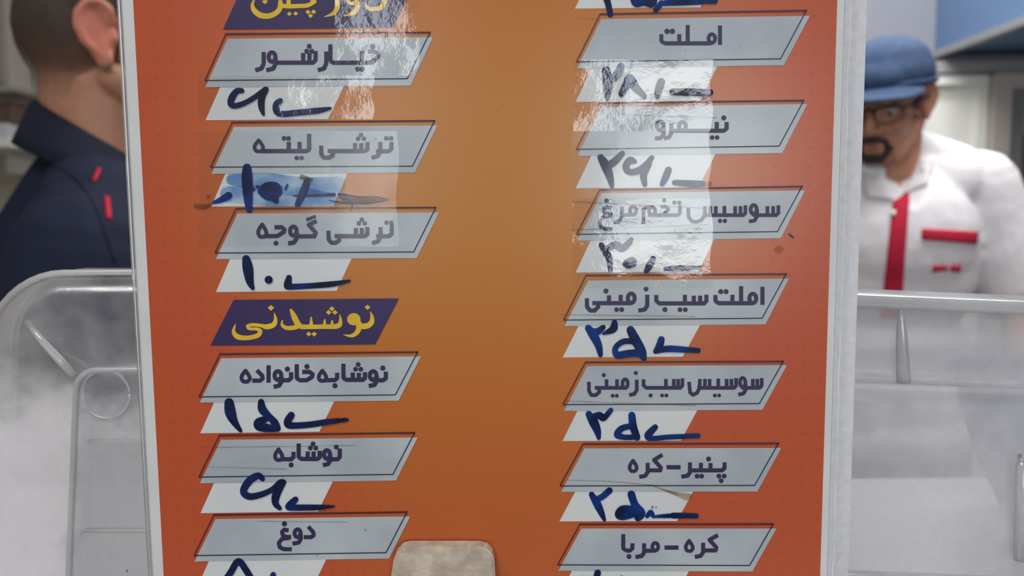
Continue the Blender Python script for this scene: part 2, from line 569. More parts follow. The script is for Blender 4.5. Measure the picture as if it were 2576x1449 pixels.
# glass fronted cabinet right of the door
cx0, cx1 = xr + .002, 2.45
ztop = P(2500, 192, YW).z - .004
cab = empty('display_cabinet', ((cx0 + cx1) / 2, 2.5, 0), 'glass fronted cabinet in a beige and grey frame beside white door', 'cabinet')
box('body', (cx0 + .02, YW - .045, 0), (cx1, YW - .002, ztop - .01), M_GREY, cab)
box('beige_post', (cx0, YW - .09, 0), (cx0 + .058, YW - .04, ztop), M_BEIGE, cab)
box('top_rail', (cx0 + .058, YW - .09, ztop - .05), (cx1, YW - .04, ztop), M_BEIGE, cab)
box('inner_frame', (cx0 + .058, YW - .075, 0), (cx0 + .11, YW - .04, ztop - .05), M_GREY, cab)
zb = P(2540, 345, YW).z
box('glass_pane', (cx0 + .11, YW - .06, zb), (cx1 - .03, YW - .04, ztop - .085), M_GLASSB, cab)
box('shelf_panel', (cx0 + .11, YW - .065, 0.02), (cx1 - .03, YW - .04, zb), M_BROWN, cab)
box('top_rail', (cx0 + .11, YW - .075, ztop - .085), (cx1, YW - .04, ztop - .05), M_GREY, cab)

# ---- back of the kitchen, left side
a, b = P(-260, -300, 2.45), P(32, 232, 2.45)
cup = empty('wall_cupboard', ((a.x + b.x) / 2, 2.45, b.z), 'pinkish brown wall cupboard hanging on the beige wall', 'cupboard')
box('body', (a.x, 2.45, b.z + .012), (b.x, YW - .002, a.z), M_BEIGE, cup, .004)
box('bottom_rail', (a.x, 2.44, b.z), (b.x + .012, YW - .002, b.z + .014), M_STEEL, cup)
box('door', (a.x + .02, 2.435, b.z + .03), (b.x - .02, 2.452, a.z - .03), plain('pink_brown_laminate', (0.36, 0.28, 0.25, 1), 0.5), cup, .003)
a, b = P(-300, 352, 2.35), P(46, 372, 2.35)
shelf = empty('wall_shelf', ((a.x + b.x) / 2, YW, b.z), 'white shelf board on the beige wall behind the navy shirt', 'shelf')
box('board', (a.x, 2.3, b.z), (b.x, YW - .002, a.z), M_WHITE, shelf)
for k in (.15, .85):
    box('bracket', (a.x + (b.x - a.x) * k - .01, 2.4, b.z - .08), (a.x + (b.x - a.x) * k + .01, YW - .002, b.z), M_STEEL, shelf)
c0, c1 = P(-60, 272, 2.38), P(44, 328, 2.38)
crate = empty('storage_crate', ((c0.x + c1.x) / 2, 2.45, a.z), 'brown crate lying on a white box on the shelf', 'crate')
zs = a.z
box('body', (c0.x, 2.36, zs + .05), (c1.x, 2.52, zs + .05 + (c0.z - c1.z)), plain('brown_crate_wood', (0.16, 0.10, 0.075, 1), 0.7, var=0.3), crate, .004)
box('rim', (c0.x - .006, 2.354, zs + .05 + (c0.z - c1.z) - .012), (c1.x + .006, 2.526, zs + .05 + (c0.z - c1.z)), plain('dark_crate_rim', (0.10, 0.065, 0.05, 1), 0.7), crate)
wbx = empty('carton', ((c0.x + c1.x) / 2, 2.45, zs), 'white and blue flat carton on the shelf under the crate', 'carton')
box('carton_body', (c0.x, 2.34, zs), (c1.x - .01, 2.54, zs + .05), plain('white_card', (0.6, 0.62, 0.68, 1), 0.6), wbx)
box('printed_band', (c0.x + .01, 2.338, zs + .008), (c1.x - .05, 2.342, zs + .03), plain('blue_card', (0.22, 0.27, 0.42, 1), 0.6), wbx)

# ------------------------------------------------------------------ counter
ZK = 1.212
ctr = empty('service_counter', (0.0, 0.1, 0), 'pale grey laminate service counter under the menu and trays', 'counter')
box('worktop', (-1.2, -0.14, ZK - .03), (1.3, 0.25, ZK), M_COUNTER, ctr, .004)
box('front_panel', (-1.18, -0.12, 0.05), (1.28, -0.10, ZK - .03), M_COUNTER, ctr)
for xx in (-1.18, 0.04, 1.26):
    box('side_panel', (xx, -0.10, 0.0), (xx + .02, 0.23, ZK - .03), M_COUNTER, ctr)
box('plinth', (-1.16, -0.10, 0.0), (1.26, 0.20, 0.06), M_GREY, ctr)

# ------------------------------------------------------------------ the menu card
cl = (P(301, 0, 0).x + P(386, 1449, 0).x) / 2
cr = (P(2124, 0, 0).x + P(2083, 1449, 0).x) / 2
ol = (P(336, 0, 0).x + P(412, 1449, 0).x) / 2
orr = (P(2105, 0, 0).x + P(2063, 1449, 0).x) / 2
ZT, ZB = CAM.z + .145, ZK + .012
cxm = (cl + cr) / 2
card = empty('menu_card', (cxm, 0, CAM.z), 'orange laminated menu card with Persian names and blue handwritten prices', 'menu')
box('paper_sheet', (cl, -0.0001, ZB), (cr, 0.0009, ZT), M_PAPER, card)
build('printed_field', [(ol, -.0002, ZB + .004), (orr, -.0002, ZB + .004), (orr, -.0002, ZT - .004), (ol, -.0002, ZT - .004)], [(0, 1, 2, 3)], M_PRINT, card)

CROP = {'A': (480, 0, 3.903), 'B': (480, 290, 3.2197), 'C': (480, 730, 3.903), 'D': (480, 1060, 3.724),
        'E': (1400, 0, 3.903), 'F': (1400, 240, 3.2197), 'G': (1400, 670, 3.2197), 'H': (1400, 1090, 3.903)}


def px(crop, x, y):
    a, b, s = CROP[crop]
    return a + x / s, b + y / s


def disc(x, y, r, n=14):
    return [(x + r * math.cos(2 * PI * k / n), y + r * math.sin(2 * PI * k / n)) for k in range(n)]


def diamond(x, y, r):
    return [(x - r, y), (x, y + r * .9), (x + r, y), (x, y - r * .9)]


def ribbon(pts, butt=False):
    """pts (x, y, w) -> convex polygons whose union is the stroke"""
    polys = []
    for (xa, ya, wa), (xb, yb, wb_) in zip(pts[:-1], pts[1:]):
        dx, dy = xb - xa, yb - ya
        L = math.hypot(dx, dy)
        if L < 1e-6:
            continue
        nx, ny = -dy / L / 2, dx / L / 2
        polys.append([(xa + nx * wa, ya + ny * wa), (xa - nx * wa, ya - ny * wa), (xb - nx * wb_, yb - ny * wb_), (xb + nx * wb_, yb + ny * wb_)])
    for i, (x, y, w) in enumerate(pts):
        if butt and i in (0, len(pts) - 1):
            continue
        if w > 1.0:
            polys.append(disc(x, y, w / 2, 12))
    return polys


def union_flat(name, crop, polys, Y, mat, parent):
    """union of overlapping convex polygons (crop pixels) as one flat mesh on the plane y = Y"""
    vs, fs = [], []
    for p in polys:
        if sum(p[i][0] * p[(i + 1) % len(p)][1] - p[(i + 1) % len(p)][0] * p[i][1] for i in range(len(p))) < 0:
            p = p[::-1]
        i0 = len(vs)
        vs += [Vector(q) for q in p]
        fs.append(list(range(i0, i0 + len(p))))
    r = delaunay_2d_cdt(vs, [], fs, 1, 0.05)
    ov = r[0]
    of = [f for f, src in zip(r[2], r[5]) if src]          # keep only what a stroke covers, so loops stay open
    verts = [P(*px(crop, v.x, v.y), Y) for v in ov]
    return build(name, verts, [tuple(f)[::-1] for f in of], mat, parent)


def quad(name, crop, pts, Y, mat, parent):
    v = [P(*px(crop, *p), Y) for p in pts]
    return build(name, v, [tuple(range(len(v)))[::-1]], mat, parent)


def S(*pts, w=None, butt=True, sm=0):
    return ('s', pts, w, butt, sm)


def D(x, y, r):
    return ('d', x, y, r)


def R(cx, cy, rx, ry, w=None):
    return ('s', tuple((cx + rx * math.cos(2 * PI * k / 16), cy + ry * math.sin(2 * PI * k / 16)) for k in range(17)), w, False, 0)


def Q(x, y, r):
    return ('q', x, y, r)


def T(x, y0, y1):
    return S((x, y0), (x, y1))


def letters(items, w):
    polys = []
    for it in items:
        if it[0] == 'd':
            polys.append(disc(it[1], it[2], it[3]))
        elif it[0] == 'q':
            polys.append(diamond(it[1], it[2], it[3]))
        else:
            _, pts, ww, butt, sm = it
            q = [(p[0], p[1], p[2] if len(p) > 2 else (ww or w)) for p in pts]
            if sm:
                q = catmull(q, sm)
            polys += ribbon(q, butt)
    return polys


def drop(cx, top, bot, hw, w=None):
    """final / isolated he: a leaning drop"""
    h = bot - top
    return ('s', ((cx, top), (cx + hw * .75, top + h * .42), (cx + hw, top + h * .72), (cx + hw * .55, top + h * .97), (cx, bot),
                  (cx - hw * .6, top + h * .95), (cx - hw * .95, top + h * .68), (cx - hw * .75, top + h * .38), (cx, top)), w, False, 3)


Y_PRICE, Y_PANEL, Y_LINE, Y_INK, Y_MARK, Y_TAPE = -.00028, -.00036, -.00044, -.00044, -.00056, -.00075


def outline(crop, pts, parent, wl):
    names = ('maroon', 'navy')
    polys_top = [[(pts[0][0] - wl * .6, pts[0][1] - wl * .5), (pts[1][0] + wl * .6, pts[1][1] - wl * .5), (pts[1][0] + wl * .2, pts[1][1] + wl), (pts[0][0], pts[0][1] + wl)]]
    polys_top += ribbon([(*pts[3], wl), (*pts[0], wl)], True)
    union_flat('panel_outline', crop, polys_top, Y_LINE, M_LINE, parent)
    union_flat('panel_outline', crop, ribbon([(*pts[1], wl), (*pts[2], wl)], True) + ribbon([(*pts[2], wl), (*pts[3], wl)], True) + [disc(*pts[2], wl / 2)], Y_LINE, M_LINE2, parent)


def row(crop, line, white, items, w, price=None, hand=None, hmat=None, shade=None):
    s = CROP[crop][2]
    if white:
        pn = quad('name_panel', crop, white, Y_PANEL, M_PANEL, card)
        outline(crop, line, pn, 2.7 * s)
        union_flat('name_lettering', crop, letters(items, w), Y_INK, M_INK, pn)
    if price:
        (lx0, ly0), (lx1, ly1), (rx0, ry0), (rx1, ry1) = price
        up = 26
        k = (lx0 - lx1) / (ly1 - ly0)
        pp = quad('price_panel', crop, [(lx0 + k * up, ly0 - up), (rx0 + k * up, ry0 - up), (rx1, ry1), (lx1, ly1)], Y_PRICE, M_PRICE, card)
        if hand:
            pol = []
            for h in hand:
                hm, y = hmat or M_MARK, Y_MARK
                if isinstance(h, dict):
                    hm, y, h = h['m'], Y_MARK - h.get('o', 0.0), h['s']
                shapes = [ribbon(catmull(st, 5)) if len(st) > 1 else [disc(st[0][0], st[0][1], st[0][2] / 2, 18)] for st in h]
                if hm is M_SMUDGE or hm is M_WASH:
                    for sh in shapes:
                        union_flat('ink_smudge', crop, sh, y, hm, pp)
                        y += .00001
                else:
                    for sh in shapes:
                        pol += sh
            union_flat('handwritten_price', crop, pol, Y_MARK, hmat or M_MARK, pp)
    return


# --- left column
hd = quad('header_panel', 'A', [(535, -200), (2222, -215), (1985, 275), (315, 290)], Y_PANEL, M_HEAD, card)
hdr1 = [S((880, 20, 45), (868, 95, 50), (790, 152, 52), (690, 152, 56), (622, 100, 50), (605, 40, 30), (632, -15, 10), sm=5, butt=False),
        Q(728, 15, 30), S((880, 55), (960, 62), (1080, 58), (1150, 52), (1215, 15, 40), sm=4, w=42, butt=False), T(960, -30, 55),
        S((1215, 15, 40), (1150, -30, 30), (1080, -40, 24), sm=4, butt=False),
        Q(1150, 118, 26), Q(1206, 116, 26), Q(1176, 154, 26), Q(968, 136, 24), Q(1030, 133, 24),
        S((1420, -60, 16), (1435, 0, 40), (1440, 60, 46), (1405, 128, 40), (1312, 165, 6), sm=5, butt=False),
        R(1585, -8, 44, 46, 34), S((1628, 10, 36), (1640, 60, 46), (1600, 125, 46), (1500, 156, 6), sm=5, butt=False),
        S((1830, -110, 20), (1890, -40, 46), (1895, 30, 46), (1850, 82, 42), (1760, 86, 40), (1720, 55, 20), (1718, 22, 6), sm=5, butt=False)]
union_flat('header_lettering', 'A', letters(hdr1, 42), Y_INK, M_YELLOW, hd)

row('A', [(345, 330), (2350, 315), (2125, 772), (135, 790)], [(362, 380), (2380, 365), (2158, 842), (143, 857)],
    [D(1783, 458, 27), S((1742, 508), (1800, 506), (1836, 528), (1838, 560), (1775, 612), sm=3), S((1790, 615), (1385, 615)), T(1680, 500, 615),
     D(1638, 680, 26), D(1682, 680, 26), S((1370, 435), (1370, 590), (1392, 615)), S((1330, 505), (1330, 620), (1308, 672), (1246, 689)),
     S((1225, 500), (1225, 590), (1198, 615)), T(1165, 520, 615), T(1103, 520, 615), S((1210, 615), (830, 615)),
     D(1163, 455, 25), D(1138, 503, 25), D(1188, 503, 25), R(797, 560, 34, 46), S((832, 560), (832, 622), (810, 672), (740, 690)),
     S((715, 510), (715, 622), (693, 672), (632, 690))], 42,
    [(290, 850), (145, 1180), (1508, 840), (1345, 1170)],
    [[[(500, 890, 50), (450, 895, 60), (402, 960, 68), (392, 1020, 60), (440, 1038, 56), (540, 1005, 52), (640, 945, 52), (735, 878, 60)],
      [(735, 880, 58), (695, 960, 68), (692, 1050, 62), (712, 1122, 30)],
      [(878, 988, 52), (842, 1025, 70), (842, 1090, 66), (900, 1118, 60), (1050, 1105, 60), (1250, 1085, 58), (1370, 1062, 26)]]])

row('B', [(335, 55), (1975, 42), (1795, 412), (158, 420)], [(350, 95), (1997, 82), (1815, 464), (166, 475)],
    [S((1625, 215), (1625, 272), (1600, 292), (1500, 292)), D(1583, 187, 20), D(1621, 187, 20), S((1535, 215), (1535, 292), (1515, 330), (1463, 345)),
     S((1430, 215), (1430, 278), (1405, 292)), T(1380, 225, 292), T(1330, 225, 292), S((1415, 290), (1108, 290)),
     S((1150, 290), (1148, 325), (1115, 345), (1078, 343), (1057, 315), (1056, 245)),
     D(1378, 160, 19), D(1355, 190, 19), D(1402, 190, 19),
     S((958, 150), (958, 275), (935, 292)), S((945, 290), (570, 290)), T(880, 215, 292), D(859, 346, 19), D(897, 346, 19),
     T(793, 215, 292), D(755, 187, 20), D(791, 187, 20), drop(550, 202, 292, 36, 30)], 35,
    [(280, 472), (165, 740), (1270, 468), (1157, 735)],
    [{'m': M_WASH, 's': [[(330, 520, 90), (600, 540, 150), (900, 580, 160), (1190, 560, 130)], [(300, 640, 130), (600, 650, 170), (900, 660, 150), (1140, 680, 100)]], 'o': -.00008},
     {'m': M_MARKB, 's': [[(455, 425, 70), (455, 500, 88), (462, 650, 78), (472, 765, 52)],
                          [(560, 620, 40), (610, 572, 56), (690, 575, 62), (710, 630, 56), (640, 665, 56), (580, 640, 46)], [(640, 640, 70), (690, 690, 50)],
                          [(942, 535, 54), (912, 620, 64), (865, 722, 48)], [(305, 650, 62), (250, 682, 50), (185, 706, 26)],
                          [(540, 578, 26)], [(782, 560, 16), (768, 598, 20)], [(505, 600, 30)]]},
     {'m': M_MARK, 's': [[(830, 652, 10), (1000, 650, 18), (1200, 642, 28), (1350, 660, 12), (1500, 662, 10), (1600, 680, 6)],
                         [(1120, 690, 8), (1250, 710, 20), (1450, 712, 12), (1600, 688, 6)], [(1200, 665, 10), (1300, 700, 12), (1300, 770, 10)]]},
     {'m': M_SMUDGE, 's': [[(165, 720, 26), (110, 740, 40), (40, 735, 36)], [(1230, 680, 30), (1400, 690, 44), (1560, 685, 20)], [(900, 500, 40), (980, 520, 20)], [(140, 660, 36)]]}], M_MARKB)

row('B', [(365, 755), (1985, 745), (1805, 1107), (195, 1115)], [(380, 795), (2010, 787), (1830, 1157), (203, 1165)],
    [S((1628, 885), (1628, 960), (1605, 980), (1500, 980)), D(1585, 870, 19), D(1623, 870, 19), S((1537, 905), (1537, 985), (1517, 1022), (1468, 1036)),
     S((1430, 905), (1430, 965), (1405, 980)), T(1385, 912, 980), T(1337, 912, 980), S((1415, 979), (1165, 979)),
     D(1385, 846, 19), D(1361, 876, 19), D(1409, 876, 19), S((1205, 980), (1202, 1013), (1172, 1034), (1137, 1032), (1116, 1003), (1115, 935)),
     S((1018, 856), (955, 888), (1012, 952), (1000, 980), (840, 980)), S((1012, 818), (935, 848), w=28),
     R(830, 938, 27, 37, 33), S((858, 945), (858, 992), (836, 1030), (788, 1038)),
     S((678, 908), (735, 906), (758, 925), (752, 945), (700, 978), (590, 978)), D(690, 1036, 20), drop(578, 884, 985, 34, 31)], 35,
    [(325, 1150), (203, 1432), (1303, 1160), (1180, 1422)],
    [[[(448, 1165, 66), (462, 1240, 86), (476, 1340, 64), (500, 1400, 34)], [(630, 1332, 66)],
      [(795, 1315, 46), (785, 1370, 64), (800, 1388, 52), (950, 1382, 46), (1150, 1366, 46), (1285, 1340, 22)]]], M_MARK)

hd = quad('header_panel', 'C', [(420, 95), (2045, 80), (1810, 533), (190, 545)], Y_PANEL, M_HEAD, card)
hdr2 = [S((1765, 215, 10), (1780, 265, 34), (1772, 320, 52), (1725, 352, 56), (1650, 352, 58), sm=5, butt=False), Q(1735, 168, 29),
        R(1600, 285, 46, 40, 40), S((1640, 300, 46), (1655, 352, 52), (1630, 415, 48), (1575, 448, 32), (1498, 438, 4), sm=5, butt=False),
        S((1462, 240, 8), (1470, 300, 34), (1455, 345, 50), (1400, 358, 46), (1300, 358, 44), (1180, 360, 44), (1085, 360, 46), sm=5, butt=False),
        S((1388, 300, 16), (1386, 350, 40), butt=False), S((1315, 290, 16), (1312, 350, 40), butt=False),
        Q(1385, 182, 27), Q(1354, 218, 27), Q(1415, 218, 27), S((1182, 265, 12), (1182, 345, 42), butt=False), Q(1158, 430, 27), Q(1211, 431, 27),
        S((984, 195, 26), (1015, 260, 56), (1050, 330, 56), (1095, 362, 44), sm=4, butt=False),
        S((1060, 350, 46), (1010, 368, 44), (940, 370, 40), (895, 340, 28), (900, 295, 8), sm=4, butt=False),
        S((820, 225, 8), (832, 290, 36), (812, 340, 50), (745, 360, 50), (690, 348, 34), (610, 340, 34), (560, 352, 34), (575, 378, 28), (650, 382, 32),
          (682, 405, 42), (655, 445, 46), (560, 468, 44), (462, 458, 52), (420, 405, 36), (440, 332, 6), sm=5, butt=False), Q(787, 173, 32)]
union_flat('header_lettering', 'C', letters(hdr2, 40), Y_INK, M_YELLOW, hd)

row('C', [(285, 625), (2228, 605), (2008, 1028), (80, 1048)], [(300, 668), (2260, 650), (2040, 1085), (87, 1104)],
    [S((1915, 800), (1915, 862), (1890, 884), (1790, 884)), D(1885, 765, 26), R(1790, 838, 33, 42), S((1825, 842), (1825, 892), (1803, 930), (1747, 942)),
     S((1710, 805), (1710, 862), (1688, 880)), T(1650, 812, 880), T(1590, 808, 880), S((1700, 880), (1515, 880)), D(1643, 730, 24), D(1618, 776, 24), D(1669, 776, 24),
     S((1498, 722), (1498, 858), (1520, 880)), S((1437, 810), (1437, 862), (1415, 883), (1310, 883)), D(1415, 938, 26), drop(1292, 790, 890, 38, 38),
     D(1140, 750, 26), S((1093, 802), (1165, 802), (1196, 826), (1190, 850), (1138, 884), (1060, 884)), S((1040, 727), (1040, 860), (1065, 884)),
     S((985, 805), (985, 862), (960, 884), (850, 884)), D(948, 775, 26), R(855, 838, 33, 42), S((890, 842), (890, 897), (868, 936), (812, 950)),
     T(763, 737, 908), S((648, 786), (702, 840), (704, 868), (680, 888), (602, 888)), drop(537, 790, 898, 42, 38)], 42,
    [(230, 1100), (92, 1405), (1408, 1095), (1262, 1390)],
    [[[(375, 1105, 92), (388, 1200, 108), (425, 1290, 74), (488, 1380, 36)],
      [(690, 1098, 62), (702, 1170, 84), (762, 1235, 66), (822, 1300, 74), (850, 1358, 66)], [(850, 1362, 60), (740, 1352, 84), (665, 1335, 84), (668, 1295, 84), (745, 1262, 60)],
      [(985, 1228, 70), (950, 1290, 76), (975, 1328, 66), (1150, 1322, 62), (1330, 1295, 60), (1360, 1292, 56)]],
     {'m': M_MARK, 's': [[(1380, 1290, 54), (1455, 1280, 50)], [(1495, 1276, 46), (1535, 1272, 34)]]}])

row('D', [(268, 130), (2097, 105), (1893, 497), (75, 522)], [(285, 172), (2126, 150), (1922, 555), (83, 580)],
    [S((1395, 255), (1395, 333), (1375, 355), (1270, 355)), D(1363, 241, 23), R(1275, 310, 29, 39), S((1306, 312), (1306, 367), (1286, 400), (1236, 411)),
     S((1207, 275), (1207, 335), (1185, 352)), T(1150, 282, 352), T(1095, 282, 352), S((1195, 352), (1025, 352)), D(1145, 211, 23), D(1120, 250, 23), D(1171, 250, 23),
     S((1010, 207), (1010, 330), (1032, 352)), S((962, 285), (962, 333), (940, 355), (835, 355)), D(940, 408, 24), drop(822, 262, 362, 35, 36)], 40,
    [(218, 578), (90, 860), (1330, 565), (1192, 845)],
    [[[(672, 540, 46), (630, 508, 60), (545, 560, 72), (492, 655, 66), (545, 703, 64), (650, 688, 58), (760, 640, 52), (835, 575, 58), (868, 570, 52)],
      [(866, 572, 54), (802, 680, 78), (792, 765, 62), (832, 814, 42)],
      [(980, 732, 56), (932, 782, 72), (925, 806, 62), (1050, 808, 58), (1200, 806, 52), (1342, 797, 16)]]])

row('D', [(215, 875), (2027, 848), (1828, 1230), (28, 1258)], [(232, 915), (2056, 890), (1857, 1285), (35, 1313)],
    [S((1100, 985), (1148, 1040), (1150, 1068), (1128, 1085), (1058, 1085)), R(1000, 1048, 28, 37), S((1030, 1050), (1030, 1102), (1010, 1136), (952, 1146)),
     D(877, 960, 25), S((915, 1022), (875, 1014), (854, 1036), (862, 1068), (900, 1084), (940, 1082)), S((930, 1090), (852, 1102), (824, 1138), (832, 1178), (872, 1198), (946, 1198))], 38,
    [(168, 1312), (40, 1600), (1270, 1292), (1125, 1590)],
    [[[(300, 1520, 60), (370, 1420, 62), (445, 1312, 62), (520, 1400, 62), (590, 1520, 60)], [(772, 1436, 52), (745, 1520, 56)]]])

# --- right column
row('E', None, None, None, 0, [(250, -60), (180, 85), (1480, -60), (1410, 72)],
    [[[(430, -90, 70), (480, -40, 70), (505, 30, 62), (530, 140, 56)], [(760, 0, 70), (790, 30, 80), (860, 20, 70), (940, 35, 78), (960, -20, 60)],
      [(1030, 30, 60), (975, 100, 50)], [(1060, 30, 56), (1250, 12, 80), (1440, 10, 66)]], {'m': M_MARK, 's': [[(1485, 8, 60), (1560, 12, 50)]]}], M_MARKB)

row('E', [(430, 135), (2455, 100), (2200, 577), (195, 607)], [(440, 188), (2487, 155), (2232, 640), (200, 672)],
    [T(1605, 250, 440), R(1525, 378, 33, 42, 38), S((1525, 425), (1055, 425)), T(1288, 245, 425), T(1205, 335, 425), S((1029, 335), (1029, 400), (1058, 425)),
     D(1085, 307, 27), D(1137, 307, 27)], 40,
    [(345, 665), (190, 1000), (1573, 660), (1407, 1000)],
    [[[(488, 695, 88), (502, 800, 98), (502, 900, 78), (500, 968, 42)], [(635, 648, 66), (590, 735, 84), (545, 785, 60)],
      [(640, 918, 66), (690, 820, 80), (722, 768, 86), (775, 855, 80), (862, 942, 50)], [(1028, 802, 76), (1002, 885, 78), (990, 942, 52)],
      [(1142, 900, 68), (1300, 905, 74), (1470, 907, 70)]], {'m': M_MARK, 's': [[(1495, 905, 66), (1510, 907, 64)]]}])

row('F', [(350, 60), (2005, 38), (1803, 410), (160, 437)], [(365, 95), (2030, 70), (1827, 467), (170, 490)],
    [S((1378, 215), (1378, 268), (1355, 286), (1010, 286)), D(1355, 182, 21), T(1298, 215, 286), D(1261, 341, 19), D(1301, 341, 19),
     R(1020, 250, 28, 34, 33), S((1020, 286), (940, 286)), S((930, 225), (930, 305), (912, 338), (870, 350)),
     R(840, 246, 27, 36, 33), S((868, 250), (868, 312), (845, 345), (797, 350))], 34,
    [(282, 488), (155, 752), (1287, 475), (1152, 745)],
    [[[(358, 502, 54), (400, 570, 78), (432, 660, 60), (450, 738, 34)], [(410, 575, 60), (470, 535, 60), (532, 470, 46)],
      [(632, 535, 40), (595, 525, 58), (562, 580, 58), (600, 622, 52), (695, 592, 58), (772, 505, 42)], [(742, 560, 60), (705, 640, 60), (716, 722, 40)],
      [(907, 604, 56), (882, 668, 56), (856, 718, 42)], [(958, 706, 46), (1100, 716, 58), (1180, 716, 50)]], {'m': M_SMUDGE, 's': [[(1190, 714, 46), (1245, 718, 40)]]}])

row('F', [(350, 765), (1990, 735), (1790, 1103), (162, 1125)], [(365, 792), (2012, 770), (1816, 1157), (170, 1177)],
    [S((1797, 890), (1797, 952), (1780, 970)), T(1755, 897, 970), T(1708, 897, 970), S((1788, 970), (1590, 970)), R(1597, 924, 25, 36, 31), S((1625, 930), (1625, 978), (1605, 1014), (1558, 1021)),
     S((1530, 890), (1530, 952), (1514, 970)), T(1490, 897, 970), T(1447, 897, 970), S((1522, 970), (1185, 970)), T(1360, 895, 970), D(1324, 1016, 18), D(1364, 1016, 18),
     T(1290, 897, 970), T(1246, 897, 970), S((1203, 897), (1200, 970), (1175, 1008), (1135, 1026), (1095, 1020), (1070, 985), (1066, 912)),
     S((1000, 890), (1000, 952), (984, 970), (740, 970)), D(955, 869, 18), D(994, 869, 18), D(872, 850, 18), S((842, 902), (885, 900), (906, 922), (866, 968)),
     R(775, 938, 25, 31, 29), S((770, 908), (722, 905), (704, 925), (704, 1042)), R(620, 934, 26, 34, 30), S((620, 968), (535, 968)), S((530, 900), (530, 980), (510, 1020), (462, 1030)),
     D(405, 853, 19), S((446, 912), (402, 902), (380, 925), (394, 955), (452, 966)), S((444, 975), (377, 985), (350, 1022), (357, 1064), (397, 1082), (456, 1082))], 30,
    [(275, 1178), (155, 1435), (1275, 1165), (1150, 1427)],
    [[[(362, 1212, 44), (402, 1270, 60), (430, 1340, 52), (434, 1420, 38)], [(400, 1245, 40), (478, 1212, 66), (530, 1238, 60), (585, 1195, 50), (606, 1162, 34)],
      [(575, 1365, 80), (612, 1350, 86)], [(782, 1322, 46), (752, 1380, 56), (728, 1424, 42)], [(880, 1406, 34), (1000, 1400, 50), (1165, 1394, 26)]]])

row('G', [(240, 72), (1862, 60), (1665, 420), (57, 435)], [(258, 115), (1882, 100), (1691, 470), (64, 484)],
    [T(1668, 165, 312), R(1590, 260, 28, 38, 33), S((1590, 298), (1305, 298)), T(1495, 160, 298), T(1425, 230, 298), S((1287, 232), (1287, 278), (1310, 298)), D(1330, 205, 21), D(1373, 205, 21),
     S((1214, 230), (1214, 280), (1195, 300)), T(1163, 237, 300), T(1112, 237, 300), S((1205, 300), (825, 300)), T(1040, 230, 300), D(1000, 351, 20), D(1043, 351, 20),
     S((808, 232), (808, 278), (832, 300)), D(878, 350, 21), D(725, 184, 20), S((735, 230), (735, 318), (714, 350), (662, 358)), R(605, 258, 28, 38, 33),
     S((605, 298), (290, 298)), T(520, 230, 298), D(487, 351, 20), D(528, 351, 20), T(425, 235, 298), D(400, 200, 21),
     S((335, 298), (338, 328), (308, 358), (272, 358), (247, 328), (246, 258))], 34,
    [(180, 482), (50, 738), (1162, 478), (1022, 732)],
    [[[(258, 500, 56), (300, 560, 72), (340, 640, 60), (356, 716, 40)], [(275, 520, 50), (328, 530, 60), (378, 494, 42)], [(470, 456, 48), (458, 508, 62), (378, 546, 20)],
      [(600, 515, 66), (642, 600, 80), (690, 685, 70), (708, 742, 48)], [(645, 612, 46), (545, 608, 48), (478, 660, 46), (492, 718, 58), (580, 708, 62), (660, 706, 62), (708, 740, 44)],
      [(850, 592, 54), (832, 650, 60), (802, 690, 40)], [(802, 690, 38), (900, 668, 54), (1055, 676, 50)]], {'m': M_MARK, 's': [[(1075, 677, 46), (1148, 682, 42)]]}], M_MARKB)

row('G', [(235, 775), (1838, 768), (1643, 1112), (52, 1120)], [(250, 808), (1867, 800), (1667, 1162), (60, 1172)],
    [S((1662, 905), (1662, 965), (1645, 984)), T(1626, 912, 984), T(1590, 912, 984), S((1653, 984), (1500, 984)), R(1508, 940, 22, 37, 29), S((1531, 945), (1531, 1002), (1514, 1030), (1472, 1040)),
     S((1455, 905), (1455, 965), (1440, 984)), T(1417, 912, 984), T(1378, 912, 984), S((1447, 984), (1140, 984)), T(1310, 910, 984), D(1282, 1046, 16), D(1317, 1046, 16),
     T(1240, 912, 984), T(1202, 912, 984), S((1162, 912), (1158, 984), (1140, 1024), (1106, 1041), (1082, 1022), (1073, 935)),
     S((1020, 907), (1020, 965), (1003, 984)), T(985, 912, 984), T(950, 912, 984), S((1012, 984), (720, 984)), T(886, 912, 984), D(855, 1046, 16), D(890, 1046, 16), S((705, 915), (705, 962), (724, 984)), D(762, 1046, 17),
     D(642, 864, 17), S((650, 918), (650, 1002), (630, 1034), (588, 1042)), R(556, 950, 22, 36, 29), S((556, 984), (310, 984)), T(490, 915, 984), D(455, 1048, 16), D(489, 1048, 16), T(405, 915, 984), D(383, 881, 17),
     S((345, 984), (347, 1018), (316, 1044), (282, 1042), (263, 1010), (262, 935))], 30,
    [(170, 1170), (48, 1415), (1140, 1168), (1007, 1412)],
    [[[(262, 1198, 54), (300, 1260, 76), (330, 1330, 60), (342, 1390, 34)], [(290, 1220, 50), (348, 1208, 60), (382, 1228, 50), (440, 1165, 40)],
      [(610, 1206, 58), (622, 1300, 62), (652, 1385, 56)], [(615, 1292, 48), (530, 1312, 50), (492, 1365, 54), (560, 1385, 44), (650, 1380, 48)],
      [(800, 1302, 46), (742, 1368, 60), (770, 1394, 44), (900, 1384, 42), (1032, 1378, 42)]], {'m': M_MARK, 's': [[(1052, 1376, 40), (1148, 1372, 40)]]}], M_MARKB)

